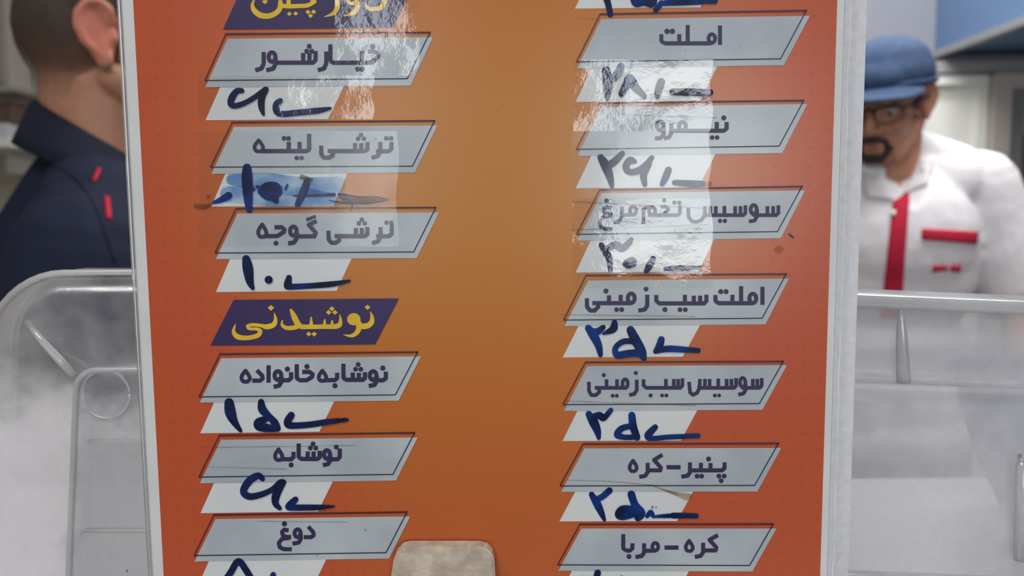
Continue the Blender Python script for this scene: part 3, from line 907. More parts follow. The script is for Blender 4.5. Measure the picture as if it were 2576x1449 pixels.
row('H', [(262, 103), (2180, 97), (1945, 512), (33, 517)], [(275, 148), (2207, 143), (1972, 572), (44, 575)],
    [S((1650, 285), (1650, 342), (1625, 364), (1318, 364)), T(1512, 292, 364), D(1493, 253, 25), T(1418, 290, 364), D(1380, 421, 24), D(1425, 421, 24),
     S((1310, 285), (1310, 382), (1288, 416), (1226, 426)), D(1595, 420, 24), D(1646, 420, 24), D(1617, 466, 24), S((1080, 333), (1218, 333), w=42),
     S((1040, 210), (958, 262), (1025, 338), (1018, 364), (885, 364)), S((895, 290), (895, 382), (870, 418), (812, 428)), drop(752, 268, 372, 36, 36)], 40,
    [(182, 575), (28, 865), (1342, 573), (1182, 862)],
    [[[(345, 602, 56), (400, 695, 78), (440, 780, 62), (470, 850, 34)], [(380, 655, 60), (450, 622, 60), (520, 562, 64)],
      [(735, 600, 76), (770, 700, 74), (832, 780, 84), (802, 826, 78)], [(745, 728, 36), (645, 740, 60), (605, 800, 66), (660, 828, 50), (780, 792, 50)],
      [(1140, 808, 56), (1220, 808, 58)]], {'m': M_MARK, 's': [[(1240, 808, 54), (1375, 812, 48)]]},
     {'m': M_MARKB, 's': [[(890, 815, 40), (925, 775, 50), (950, 815, 40)], [(970, 820, 26), (1010, 815, 34), (1110, 810, 44)], [(945, 718, 12), (938, 735, 10)], [(978, 720, 8), (978, 735, 8)]]}], M_MARKB)

row('H', [(232, 892), (2130, 890), (1895, 1298), (10, 1292)], [(245, 935), (2160, 935), (1922, 1357), (18, 1349)],
    [S((1585, 1000), (1502, 1046), (1570, 1122), (1562, 1150), (1430, 1150)), S((1440, 1075), (1440, 1168), (1415, 1204), (1358, 1214)), drop(1303, 1055, 1156, 36, 36),
     S((1060, 1122), (1198, 1122), w=42), R(970, 1114, 29, 38, 36), S((970, 1153), (860, 1153)), S((860, 1080), (860, 1172), (836, 1206), (775, 1214)),
     S((745, 1080), (745, 1130), (720, 1152), (680, 1152)), S((655, 990), (655, 1128), (682, 1152)), D(712, 1210, 25)], 40,
    [(150, 1350), (50, 1560), (1300, 1353), (1195, 1560)],
    [[[(405, 1370, 66), (385, 1430, 60), (350, 1500, 50)], [(250, 1425, 50), (300, 1500, 56), (330, 1560, 50)], [(640, 1425, 56), (650, 1500, 60)]]])

# torn brown corner of tape below "panir"
quad('torn_tape', 'H', [(900, 500), (1130, 570), (1335, 598), (1325, 640), (1270, 664), (1190, 620)], Y_MARK, M_SMUDGE, card)
# hair-line scratches of the tape edges
for crop, a, b in (('H', (110, 458), (520, 472)), ('H', (520, 472), (980, 512)), ('D', (80, 245), (1550, 225)), ('D', (165, 425), (900, 448)),
                   ('G', (20, 390), (1120, 405)), ('G', (80, 1090), (1130, 1128)), ('F', (500, 155), (1300, 180)), ('F', (120, 860), (1210, 915)),
                   ('F', (120, 1092), (1230, 1045)), ('E', (170, 180), (420, 185)), ('D', (600, 935), (1470, 943))):
    union_flat('scratch', crop, ribbon([(*a, 5), (*b, 5)], True), Y_MARK, M_SMUDGE, card)
# drop-shaped stains and crumbs
union_flat('stain', 'F', ribbon(catmull([(1760, 1250, 6), (1790, 1222, 6), (1840, 1240, 6), (1800, 1280, 6), (1760, 1255, 6)], 5)), Y_MARK, M_STAIN, card)
union_flat('crumb', 'F', ribbon([(1888, 1125, 14), (1922, 1150, 10)]), Y_MARK, M_INK, card)

# clear tape laid over the price boxes (sheets with small ripples)
def tape(x0, y0, x1, y1, mat, amp, seed):
    rnd = random.Random(seed)
    nx, ny = 24, 14
    ph = [rnd.uniform(0, 6) for _ in range(6)]
    vs, fs = [], []
    for j in range(ny + 1):
        for i in range(nx + 1):
            u, v = i / nx, j / ny
            x = x0 + (x1 - x0) * u + (4 * math.sin(9 * v + ph[0]) if i == nx else 0)
            y = y0 + (y1 - y0) * v
            h = amp * (1 + math.sin(7 * u + ph[1] + 2 * v)) * (1 + math.sin(5 * v + ph[2] + u)) * .25
            vs.append(P(x, y, Y_TAPE - h))
    for j in range(ny):
        for i in range(nx):
            k = j * (nx + 1) + i
            fs.append((k, k + nx + 1, k + nx + 2, k + 1))
    return build('tape_strip', vs, fs, mat, card, True)


tape(496, 190, 938, 300, M_TAPE2, .0003, 1)
tape(500, 330, 1000, 620, M_TAPE, .0002, 2)
tape(842, -30, 1052, 190, M_TAPE2, .0003, 3)
tape(1442, 150, 1790, 330, M_TAPE2, .0003, 4)
tape(1438, 330, 1786, 500, M_TAPE, .0002, 5)
tape(1440, 500, 1790, 725, M_TAPE2, .0003, 6)

# ---- laminate margin and the acrylic sheet of the holder
lam_r = (P(2171, 0, 0).x + P(2139, 1449, 0).x) / 2
lam_l = (P(292, 0, 0).x + P(379, 1449, 0).x) / 2
box('laminate_margin', (cr - .0002, -.0006, ZB - .001), (lam_r, .0014, ZT + .001), M_LAM, card)
box('laminate_margin', (lam_l, -.0006, ZB - .001), (cl + .0002, .0014, ZT + .001), M_ACRYL, card)
rnd = random.Random(3)
seam = []
for k in range(60):
    z = ZB + (ZT - ZB) * k / 59
    seam.append((cr + .0013 + rnd.uniform(-.0002, .0002), -.0007, z))
tube('sealed_seam', seam, [rnd.uniform(.00006, .00022) for _ in seam], M_WHITE, card, 5)
tube('sealed_seam', [(cl - .0003, -.0006, ZB), (cl - .0003, -.0006, ZT)], .00018, M_WHITE, card, 5)

box('acrylic_backing', (lam_l + .002, .0014, ZB), (lam_r - .002, .0036, ZT - .004), M_ACRYL, card)
holder = empty('card_clip', (cxm, 0.003, ZK), 'dirty ivory plastic clip gripping the lower edge of the menu', 'clip')
box('foot', (cxm - .07, -.022, ZK), (cxm + .07, .03, ZK + .012), M_IVORY, holder, .003)
# clip tongue in front of the card, rounded top corners, slightly wider below
tl = [(982, 1460), (989, 1412), (996, 1396), (1010, 1381), (1030, 1377), (1130, 1377), (1205, 1377), (1225, 1382), (1238, 1395), (1243, 1412), (1246, 1460)]
tv = [P(x, y, -.006) for x, y in tl]
zlow = ZK + .010
tv = [Vector((tv[0].x - .002, -.006, zlow))] + tv + [Vector((tv[-1].x + .001, -.006, zlow))]
bm = bmesh.new()
f0 = bm.faces.new([bm.verts.new(v) for v in tv])
r = bmesh.ops.extrude_face_region(bm, geom=[f0])
for v in [g for g in r['geom'] if isinstance(g, bmesh.types.BMVert)]:
    v.co.y = -.0012
bmesh.ops.recalc_face_normals(bm, faces=bm.faces[:])
es = [e for e in bm.edges if all(abs(v.co.y + .006) < 1e-6 for v in e.verts)]
bmesh.ops.bevel(bm, geom=es, offset=.0007, segments=2, affect='EDGES')
from_bm('clip_tongue', bm, M_IVORY, holder)

# ------------------------------------------------------------------ clear plastic tubs standing behind the card
def arch(left, right, top, rad, Y, taper=0.0, zb=ZK, n=10):
    """open arch outline in the x-z plane: up the left side, round the corners, down the right side"""
    pts = []
    for k in range(6):
        pts.append((left, zb + (top - rad - zb) * k / 6))
    for k in range(n + 1):
        a = PI - (PI / 2) * k / n
        pts.append((left + rad + rad * math.cos(a), top - rad + rad * math.sin(a)))
    for k in range(1, 8):
        pts.append((left + rad + (right - left - 2 * rad) * k / 8, top))
    for k in range(n + 1):
        a = PI / 2 - (PI / 2) * k / n
        pts.append((right - rad + rad * math.cos(a), top - rad + rad * math.sin(a)))
    for k in range(1, 7):
        pts.append((right, top - rad - (top - rad - zb) * k / 6))
    mid = (left + right) / 2
    out = []
    for x, z in pts:
        s = -1 if x < mid else 1
        wgt = min(1.0, abs(x - mid) / (mid - left))
        out.append(Vector((x + s * taper * wgt * (top - z), Y, z)))
    return out


def shell(name, rings, mat, parent, thick, xform=None):
    vs, fs = [], []
    n = len(rings[0])
    for r in rings:
        vs += r
    for i in range(len(rings) - 1):
        for k in range(n - 1):
            a = i * n + k
            fs.append((a, a + 1, a + n + 1, a + n))
    for i in (len(rings) - 1,):                        # front wall as strips left-right, open behind
        for k in range(n // 2):
            a, b = i * n + k, i * n + n - 1 - k
            if b - a > 2:
                fs.append((a, a + 1, b - 1, b))
            elif b - a == 2:
                fs.append((a, a + 1, b))
    if xform:
        vs = [xform(v) for v in vs]
    o = build(name, vs, fs, mat, parent, True)
    bmx = bmesh.new()
    bmx.from_mesh(o.data)
    bmesh.ops.recalc_face_normals(bmx, faces=bmx.faces[:])
    bmx.to_mesh(o.data)
    bmx.free()
    md = o.modifiers.new('wall_thickness', 'SOLIDIFY')
    md.thickness = thick
    md.offset = -1
    return o


YA = 0.042
tubA = empty('plastic_tray', (P(600, 900, YA).x, 0.1, CAM.z), 'scuffed clear plastic tray with rounded corner and diagonal rib, upright behind the menu', 'tray', 'clear trays behind the menu')
aL, aT = P(6, 950, YA + .012).x, P(330, 683, YA + .012).z
aR = P(1240, 900, YA).x
iL, iT = P(182, 950, YA).x, P(330, 925, YA).z
tp = .10
ringsA = [arch(aL - .0005, aR + .0005, aT + .0005, .027, YA + .026, tp), arch(aL, aR, aT, .027, YA + .02, tp), arch(aL, aR, aT, .027, YA + .012, tp),
          arch(aL + .0012, aR - .0012, aT - .0012, .027, YA + .006, tp), arch(aL + .004, aR - .004, aT - .0045, .025, YA + .002, tp),
          arch(aL + .009, aR - .009, aT - .010, .022, YA, tp), arch(iL - .0015, aR - .03, iT + .0015, .009, YA + .004, tp),
          arch(iL, aR - .0315, iT, .0075, YA + .0015, tp), arch(iL + .002, aR - .0335, iT - .002, .006, YA + .0015, tp),
          arch(iL + .004, aR - .0355, iT - .004, .005, YA + .006, tp)]
shell('tub_shell', ringsA, M_TUB, tubA, .0012)
tube('outer_rim', arch(aL, aR, aT, .027, YA + .009, tp), .0011, M_RIDGE, tubA, 6)
tube('inner_ridge', arch(iL + .001, aR - .0325, iT - .001, .007, YA + .0012, tp), .0011, M_RIDGE, tubA, 6)
tube('corner_rib', [P(66, 808, YA + .002), P(110, 862, YA + .0005), P(150, 905, YA + .001), P(186, 944, YA + .002)], [.0009, .0013, .0015, .0014], M_RIDGE, tubA, 7)
c0 = P(266, 992, YA + .0055)
ringp = [c0 + Vector((.0088 * math.cos(2 * PI * k / 36), 0, .0088 * math.sin(2 * PI * k / 36))) for k in range(37)]
tube('moulded_ring', ringp, .0005, M_RIDGE, tubA, 5)
for yy, rr in ((1110, .0008), (1335, .0010)):
    a, b = P(195 - (yy - 1110) * .09, yy, YA + .006), P(1000, yy, YA + .006)
    tube('moulded_step', [a, b], rr, M_RIDGE, tubA, 6)
    box('step_face', (a.x, YA + .0052, a.z - .032), (aR - .036, YA + .006, a.z), M_TUB, tubA)

YB = 0.046
tubB = empty('plastic_tray', (P(2400, 900, YB).x, 0.1, CAM.z), 'cloudy clear plastic tray with thick straight rim, upright before the white shirt', 'tray', 'clear trays behind the menu')
piv = P(2150, 741, YB)
roll = Matrix.Rotation(math.radians(2.9), 3, 'Y')


def xb(v):
    w = piv + roll @ (Vector(v) - piv)
    w.z = max(w.z, ZK + .0002)
    return w


bL, bR, bT = P(1420, 741, YB).x, P(3150, 741, YB).x, P(2150, 739, YB).z
zst = P(2150, 957, YB).z
ringsB = [arch(bL - .0005, bR + .0005, bT + .0005, .008, YB + .018), arch(bL, bR, bT, .008, YB + .014), arch(bL, bR, bT, .008, YB + .004),
          arch(bL + .001, bR - .001, bT - .0015, .008, YB + .001), arch(bL + .004, bR - .004, bT - .006, .006, YB + .002), arch(bL + .008, bR - .008, zst + .001, .004, YB + .003),
          arch(bL + .0085, bR - .0085, zst - .001, .004, YB + .007)]
shell('tub_shell', ringsB, M_TUB2, tubB, .0014, xb)
tube('thick_rim', [xb((bL + (bR - bL) * k / 12, YB + .002, bT - .0026)) for k in range(13)], .0027, M_RIDGE, tubB, 10)
tube('step_ridge', [xb((bL + .006 + (bR - bL - .012) * k / 12, YB + .003, zst)) for k in range(13)], .0010, M_RIDGE, tubB, 7)
r0, r1 = P(2273, 765, YB), P(2290, 958, YB)
ribx = [r0.x + (r1.x - r0.x) * k / 8 for k in range(9)]
ribz = [r0.z + (r1.z - r0.z) * k / 8 for k in range(9)]
tube('upright_rib', [xb((a, YB + .0015, b)) for a, b in zip(ribx, ribz)], [.0003, .0010, .0015, .0018, .0020, .0021, .0022, .0023, .0024], M_RIDGE, tubB, 10)
zl = P(2150, 1438, YB + .007).z
tube('foot_ridge', [xb((bL + .01, YB + .006, zl)), xb((bR - .01, YB + .006, zl))], .0012, M_RIDGE, tubB, 7)
q0, q1 = P(2608, 1130, YB), P(2613, 1395, YB)
tube('corner_post', [xb((q0.x, YB + .005, q0.z)), xb((q0.x, YB + .003, q0.z - .004)), xb((q1.x, YB + .003, q1.z))], [.0008, .0018, .0020], M_RIDGE, tubB, 8)


# blue bowl on the counter behind the right-hand tray
bc = P(2690, 940, .175)
bowl = empty('mixing_bowl', (bc.x, .175, ZK), 'blue plastic bowl on the counter behind the cloudy tray', 'bowl')
prof = [(0.0, .004), (.022, .003), (.026, 0), (.028, .004), (.042, .035), (.050, .060), (.054, .078), (.057, .079), (.056, .081), (.052, .079), (.048, .060), (.040, .036), (.026, .008), (0.0, .006)]
vs, fs = [], []
nb = 32
for r_, z_ in prof:
    for k in range(nb):
        a = 2 * PI * k / nb
        vs.append((bc.x + r_ * math.cos(a), .175 + r_ * math.sin(a), ZK + z_))
for j in range(len(prof) - 1):
    for k in range(nb):
        fs.append((j * nb + k, j * nb + (k + 1) % nb, (j + 1) * nb + (k + 1) % nb, (j + 1) * nb + k))
build('bowl_shell', vs, fs, plain('blue_bowl_plastic', (0.05, 0.10, 0.24, 1), 0.4), bowl, True)
tube('bowl_rim', [(bc.x + .0565 * math.cos(2 * PI * k / 32), .175 + .0565 * math.sin(2 * PI * k / 32), ZK + .080) for k in range(33)], .0018, plain('blue_bowl_rim', (0.06, 0.12, 0.28, 1), 0.4), bowl, 6)

# ------------------------------------------------------------------ people
def blob(name, prims, voxel, mat, parent, xf, smooth=4, deform=None):
    """one continuous skin grown over overlapping ellipsoids and tapered limbs (local coordinates, x forward, y left)"""
    bm = bmesh.new()
    for p in prims:
        if p[0] == 'e':
            _, c, r, rot = p if len(p) == 4 else (*p, (0, 0, 0))
            bmesh.ops.create_icosphere(bm, subdivisions=3, radius=1.0,
                                       matrix=Matrix.Translation(c) @ Euler(rot).to_matrix().to_4x4() @ Matrix.Diagonal((*r, 1)))
        else:
            _, a, b, ra, rb = p
            a, b = Vector(a), Vector(b)
            d = b - a
            q = d.to_track_quat('Z', 'Y').to_matrix().to_4x4()
            bmesh.ops.create_cone(bm, cap_ends=True, cap_tris=True, segments=20, radius1=ra, radius2=rb, depth=d.length,
                                  matrix=Matrix.Translation((a + b) / 2) @ q)
            for c, r in ((a, ra), (b, rb)):
                bmesh.ops.create_icosphere(bm, subdivisions=2, radius=r, matrix=Matrix.Translation(c))
    me = bpy.data.meshes.new('tmp')
    bm.to_mesh(me)
    bm.free()
    o = bpy.data.objects.new('tmp', me)
    link(o)
    r = o.modifiers.new('r', 'REMESH')
    r.mode = 'VOXEL'
    r.voxel_size = voxel
    s = o.modifiers.new('s', 'SMOOTH')
    s.factor, s.iterations = 0.5, smooth
    dg = bpy.context.evaluated_depsgraph_get()
    ev = o.evaluated_get(dg)
    m2 = ev.to_mesh()
    vs = [v.co.copy() for v in m2.vertices]
    fs = [tuple(p.vertices) for p in m2.polygons]
    ev.to_mesh_clear()
    bpy.data.objects.remove(o)
    bpy.data.meshes.remove(me)
    if deform:
        vs = [deform(v) for v in vs]
    return build(name, [xf(v) for v in vs], fs, mat, parent, True)


def hand(prims, wrist, elbow, side):
    """palm, four fingers of unequal length with a bend, thumb from the side of the palm"""
    wv, d = Vector(wrist), (Vector(wrist) - Vector(elbow)).normalized()
    sd = Vector((0, side, 0)) - d * d.y * side
    sd.normalize()
    nrm = d.cross(sd)
    acr = nrm                                           # knuckle line
    prims.append(('e', wv + d * .05, (.045, .016, .042), d.to_track_quat('X', 'Y').to_euler()))
    for k, ln in enumerate((.072, .082, .076, .060)):
        b = wv + d * .088 + acr * (.030 - .020 * k)
        m1 = b + d * ln * .5 - sd * .006
        m2 = m1 + d * ln * .42 - sd * .022
        prims.append(('c', b, m1, .0095, .0088))
        prims.append(('c', m1, m2, .0088, .0075))
    t0 = wv + d * .03 + acr * .034
    t1 = t0 + d * .035 + acr * .022 - sd * .008
    prims.append(('c', t0, t1, .012, .0105))
    prims.append(('c', t1, t1 + d * .030 - sd * .006, .0105, .009))


def ear_prims(c, side, sc=1.0, flare=0.35):
    """outer rim, inner fold, bowl, lobe and tragus; c = ear centre on the side of the head"""
    c = Vector(c)

    def q(x, z, out):
        return c + Vector((x * sc - out * sc * flare * .3, side * out * sc, z * sc))
    rim = [q(.010, .012, .004), q(.010, .024, .008), q(.002, .032, .012), q(-.010, .030, .017), q(-.018, .018, .020), q(-.019, .004, .020),
           q(-.014, -.010, .017), q(-.006, -.020, .012), q(.002, -.028, .008)]
    pr = [('c', a, b, .0042 * sc, .0042 * sc) for a, b in zip(rim[:-1], rim[1:])]
    fold = [q(.000, .022, .007), q(-.009, .015, .011), q(-.011, .002, .012), q(-.006, -.011, .010), q(.003, -.016, .008)]
    pr += [('c', a, b, .0036 * sc, .0036 * sc) for a, b in zip(fold[:-1], fold[1:])]
    pr.append(('e', tuple(c + Vector((-.001, -side * .003, 0))), (.013 * sc, .011 * sc, .022 * sc)))
    pr.append(('e', q(-.005, .006, .0075), (.018 * sc, .006 * sc, .028 * sc), (0, 0, -side * .55)))
    pr.append(('e', q(.000, -.016, .006), (.013 * sc, .006 * sc, .016 * sc), (0, 0, -side * .4)))
    pr.append(('e', q(.002, -.027, .007), (.010 * sc, .0055 * sc, .011 * sc)))
    pr.append(('e', q(.012, -.004, .003), (.005 * sc, .006 * sc, .008 * sc)))
    return pr


def head_prims(hc, ears=True, crown=.088):
    """hc = centre between the ears"""
    x, y, z = hc

    def o(a, b, c):
        return (x + a, y + b, z + c)
    pr = [('e', o(-.010, 0, .048), (.096, .076, crown)), ('e', o(-.035, 0, .020), (.072, .070, .080)), ('e', o(.042, 0, -.012), (.052, .060, .088)),
          ('e', o(.040, 0, -.070), (.046, .048, .040)), ('e', o(.072, 0, -.092), (.022, .024, .017)),
          ('c', o(.0, .052, -.045), o(.055, .030, -.092), .018, .016), ('c', o(.0, -.052, -.045), o(.055, -.030, -.092), .018, .016),
          ('c', o(.088, .022, .020), o(.088, -.022, .020), .012, .012),                       # brow
          ('c', o(.094, 0, .010), o(.116, 0, -.030), .008, .011), ('e', o(.112, 0, -.034), (.012, .011, .009)),
          ('e', o(.100, .012, -.037), (.010, .008, .007)), ('e', o(.100, -.012, -.037), (.010, .008, .007)),
          ('e', o(.062, .038, -.028), (.026, .022, .024)), ('e', o(.062, -.038, -.028), (.026, .022, .024)),
          ('c', o(.094, .014, -.064), o(.094, -.014, -.064), .007, .007), ('c', o(.092, .013, -.075), o(.092, -.013, -.075), .008, .008)]
    if ears:
        pr += ear_prims(o(-.006, .067, -.002), 1) + ear_prims(o(-.006, -.067, -.002), -1)
    return pr


def socket(hc):
    hx_, hy_, hz_ = hc

    def f(v):
        for s in (-1, 1):
            d2 = ((v.x - hx_ - .090) / .03) ** 2 + ((v.y - hy_ - s * .031) / .016) ** 2 + ((v.z - hz_ - .002) / .012) ** 2
            if d2 < 6:
                v = Vector((v.x - .010 * math.exp(-d2), v.y, v.z))
        return v
    return f


def mk_xf(loc, ang):
    rm = Matrix.Rotation(ang, 3, 'Z')
    lv = Vector(loc)
    return lambda v: lv + rm @ Vector(v)


def head_xf(body_xf, pivot, yaw, pitch, tilt=0.0):
    pv = Vector(pivot)
    rm = Matrix.Rotation(yaw, 3, 'Z') @ Matrix.Rotation(pitch, 3, 'Y') @ Matrix.Rotation(tilt, 3, 'X')
    return lambda v: pv + rm @ (Vector(v) - pv)


def collar_mesh(center, rx, ry, tilt, h_in, h_out, flare, gap, zfun=None):
    """folded shirt collar: band rises round the neck, falls outward; open at the front by gap radians"""
    vs, fs = [], []
    n = 40
    for k in range(n + 1):
        a = gap / 2 + (2 * PI - gap) * k / n
        ca, sa = math.cos(a), math.sin(a)
        zt = center[2] - tilt * ca
        drp = h_out * (1 + .45 * max(0, ca))
        prof = [(0.0, -h_in), (0.0, 0), (.006, .004), (.012, 0), (.012 + flare * .6, -drp * .6), (.012 + flare, -drp), (.008 + flare, -drp), (.006, -.006)]
        for dr, dz_ in prof:
            vs.append(Vector((center[0] + (rx + dr) * ca, center[1] + (ry + dr) * sa, zt + dz_)))
    m_ = 8
    for k in range(n):
        for j in range(m_ - 1):
            fs.append((k * m_ + j, (k + 1) * m_ + j, (k + 1) * m_ + j + 1, k * m_ + j + 1))
    fs.append(tuple(range(m_)))
    fs.append(tuple(n * m_ + j for j in range(m_))[::-1])
    return vs, fs


def drape(o_targets):
    vs, fs = [], []
    for o in o_targets:
        i0 = len(vs)
        w = wloc(o)
        vs += [v.co + w for v in o.data.vertices]
        fs += [tuple(i0 + i for i in p.vertices) for p in o.data.polygons]
    return BVHTree.FromPolygons(vs, fs)


def patch(name, bvh, corners, nu, nv, lift, mat, parent):
    """cloth patch lying on a surface: picture-space quad carried onto the surface and thickened"""
    pts = []
    n0 = Vector((0, 0, 0))
    for j in range(nv + 1):
        for i in range(nu + 1):
            u, v = i / nu, j / nv
            x = (corners[0][0] * (1 - u) + corners[1][0] * u) * (1 - v) + (corners[3][0] * (1 - u) + corners[2][0] * u) * v
            y = (corners[0][1] * (1 - u) + corners[1][1] * u) * (1 - v) + (corners[3][1] * (1 - u) + corners[2][1] * u) * v
            hit = bvh.ray_cast(CAM, ray(x, y).normalized())
            pts.append((hit[0], hit[1]))
    good = [p for p in pts if p[0] is not None]
    ys = sum(p[0].y for p in good) / len(good)
    vs, fs = [], []
    for lf in (lift, -.002):
        for k, (p, nn) in enumerate(pts):
            if p is None:
                i, j = k % (nu + 1), k // (nu + 1)
                near = min(good, key=lambda g: (g[0] - good[0][0]).length)
                p, nn = near
            vs.append(p + nn * (lf if nn.y < 0 else -lf))
    w = nu + 1
    n1 = (nu + 1) * (nv + 1)
    for j in range(nv):
        for i in range(nu):
            k = j * w + i
            fs.append((k, k + w, k + w + 1, k + 1))
            fs.append((n1 + k, n1 + k + 1, n1 + k + w + 1, n1 + k + w))
    border = [i for i in range(nu)] + [nu + w * j for j in range(nv)] + [nv * w + i for i in range(nu, 0, -1)] + [w * j for j in range(nv, 0, -1)]
    for a, b in zip(border, border[1:] + border[:1]):
        fs.append((a, b, b + n1, a + n1))
    return build(name, vs, fs, mat, parent, True)


def body_prims(S_, arm_l, arm_r, scale=1.0, shoulder_z=1.40, sw=.165):
    """torso, arms (shoulder, elbow, wrist given), legs"""
    pr = [('e', (0, 0, shoulder_z - .17), (.105, .155, .21)), ('e', (0, 0, 1.02), (.10, .145, .18)), ('e', (-.005, 0, .90), (.11, .16, .13)),
          ('c', (-.01, sw - .03, shoulder_z - .01), (-.01, -sw + .03, shoulder_z - .01), .058, .058),
          ('c', (-.012, 0, shoulder_z + .055), (-.01, sw - .04, shoulder_z + .012), .045, .045), ('c', (-.012, 0, shoulder_z + .055), (-.01, -sw + .04, shoulder_z + .012), .045, .045)]
    for sh, el, wr in (arm_l, arm_r):
        pr += [('c', sh, el, .052, .040), ('c', el, wr, .040, .027)]
        hand(pr, wr, el, 1 if sh[1] > 0 else -1)
    for s in (-1, 1):
        pr += [('c', (0, s * .085, .88), (.01, s * .095, .48), .082, .055), ('c', (.01, s * .095, .48), (-.02, s * .10, .08), .052, .036)]
        pr += [('e', (.05, s * .10, .04), (.12, .042, .038))]
    return pr


# --- person on the left: navy polo, seen from the side and behind
LP = P(250, 78, .615)
locL = (LP.x - .012, .690, 0)
dz1 = LP.z - 1.590
hcL = (0, 0, 1.590 + dz1)
shz = 1.408 + dz1
xfL = mk_xf(locL, math.radians(15))
manL = empty('person', (locL[0], locL[1], 0), 'person in navy shirt seen from behind the ear with short dark hair', 'person')
armL = ((-.01, .185, shz - .055), (-.02, .235, 1.10), (.16, .20, .98))
armR = ((-.01, -.185, shz - .055), (-.02, -.235, 1.10), (.16, -.20, .98))
neckL = [('c', (-.030, 0, shz + .01), (-.018, 0, 1.545 + dz1), .064, .055), ('c', (-.040, 0, 1.48 + dz1), (-.044, 0, 1.57 + dz1), .050, .046),
         ('c', (-.02, -.030, 1.555 + dz1), (.035, -.018, shz + .03), .020, .018), ('c', (-.02, .030, 1.555 + dz1), (.035, .018, shz + .03), .020, .018)]
def ear_skin():
    mt, nt, out = new_mat('light_tan_skin_flushed_ear')
    b = N(nt, 'ShaderNodeBsdfPrincipled')
    tc = N(nt, 'ShaderNodeTexCoord')
    v = N(nt, 'ShaderNodeVectorMath', operation='DISTANCE')
    nt.links.new(tc.outputs['Object'], v.inputs[0])
    v.inputs[1].default_value = xfL((-.014, -.088, hcL[2])) - Vector(locL)
    f = smooth_step(nt, v.outputs['Value'], .042, .024)
    base = ramp(nt, noise(nt, 20, 3).outputs['Fac'], [(0.35, (0.37, 0.18, 0.115, 1)), (0.65, (0.43, 0.215, 0.14, 1))]).outputs[0]
    nt.links.new(mix_col(nt, f, base, (0.50, 0.17, 0.12, 1)), b.inputs['Base Color'])
    b.inputs['Roughness'].default_value = 0.5
    b.inputs['Specular IOR Level'].default_value = 0.35
    nt.links.new(b.outputs[0], out.inputs[0])
    return mt


M_SKINL = ear_skin()
blob('body', head_prims(hcL) + neckL + body_prims(None, armL, armR, 1, shz - .035),   .0032, M_SKINL, manL, xfL, 3, socket(hcL))


def hairmat():
    mt, nt, out = new_mat('cropped_dark_hair')
    b = N(nt, 'ShaderNodeBsdfPrincipled')
    n = noise(nt, 420, 4)
    r = ramp(nt, n.outputs['Fac'], [(0.3, (0.018, 0.012, 0.010, 1)), (0.7, (0.075, 0.050, 0.040, 1))])
    nt.links.new(r.outputs[0], b.inputs['Base Color'])
    b.inputs['Roughness'].default_value = 0.7
    tc = N(nt, 'ShaderNodeTexCoord')
    sep = N(nt, 'ShaderNodeSeparateXYZ')
    nt.links.new(tc.outputs['Object'], sep.inputs[0])
    g = smooth_step(nt, sep.outputs[2], hcL[2] - .085, hcL[2] + .035)
    f = math_node(nt, 'ADD', g, math_node(nt, 'MULTIPLY', math_node(nt, 'SUBTRACT', noise(nt, 700, 2).outputs['Fac'], 0.5), 0.8), clamp=True)
    t = N(nt, 'ShaderNodeBsdfTransparent')
    mx = N(nt, 'ShaderNodeMixShader')
    nt.links.new(f, mx.inputs[0])
    nt.links.new(t.outputs[0], mx.inputs[1])
    nt.links.new(b.outputs[0], mx.inputs[2])
    nt.links.new(mx.outputs[0], out.inputs[0])
    return mt


def hair_cut(v):
    """keep the crop off the face: pull the front of the shell inside the head"""
    x = v.x - hcL[0]
    z = v.z - hcL[2]
    edge = .012 + max(0.0, z - .05) * 1.1 - max(0, .03 - z) * .25
    if x > edge:
        k = min(1.0, (x - edge) / .012)
        c = Vector((hcL[0] - .01, hcL[1], hcL[2] + .04))
        return c + (v - c) * (1 - .14 * k)
    return v


blob('hair', [('e', (-.010, 0, hcL[2] + .050), (.099, .079, .093)), ('e', (-.037, 0, hcL[2] + .018), (.075, .0735, .083)),
              ('c', (-.045, 0, hcL[2] - .02), (-.046, 0, hcL[2] - .075), .053, .0475)], .0035, hairmat(), manL, xfL, 3, hair_cut)
for s in (-1, 1):
    ey = blob('eye', [('e', (hcL[0] + .073, s * .031, hcL[2] + .001), (.0118, .0118, .0118))], .002, M_EYE, manL, xfL, 1)
    blob('iris', [('e', (hcL[0] + .0805, s * .031, hcL[2]), (.0055, .0055, .0055))], .0015, M_FRAME, ey, xfL, 1)
    blob('eyebrow', [('c', (hcL[0] + .098, s * .012, hcL[2] + .022), (hcL[0] + .090, s * .034, hcL[2] + .026), .0042, .004),
                     ('c', (hcL[0] + .090, s * .034, hcL[2] + .026), (hcL[0] + .078, s * .048, hcL[2] + .020), .004, .003)], .002, M_HAIRD, manL, xfL, 2)
sl = shz - .038
shirtL = blob('shirt', [('e', (0, 0, sl - .17), (.125, .172, .23)), ('e', (-.02, 0, sl - .12), (.118, .165, .17)), ('e', (0, 0, 1.02), (.125, .165, .22)), ('e', (-.005, 0, .90), (.130, .175, .12)),
                        ('c', (-.012, .145, sl - .005), (-.012, -.145, sl - .005), .068, .068),
                        ('c', (-.055, 0, sl + .062), (-.105, 0, sl - .06), .052, .075), ('c', (-.035, 0, sl + .060), (-.012, .13, sl + .020), .056, .054), ('c', (-.035, 0, sl + .060), (-.012, -.13, sl + .020), .056, .054),
                        ('c', armL[0], (-.018, .225, 1.16), .066, .066), ('c', armR[0], (-.018, -.225, 1.16), .066, .066)], .006, M_NAVY, manL, xfL, 4)
cv, cf = collar_mesh((-.022, 0, shz + .070), .064, .062, .044, .050, .044, .020, .5)
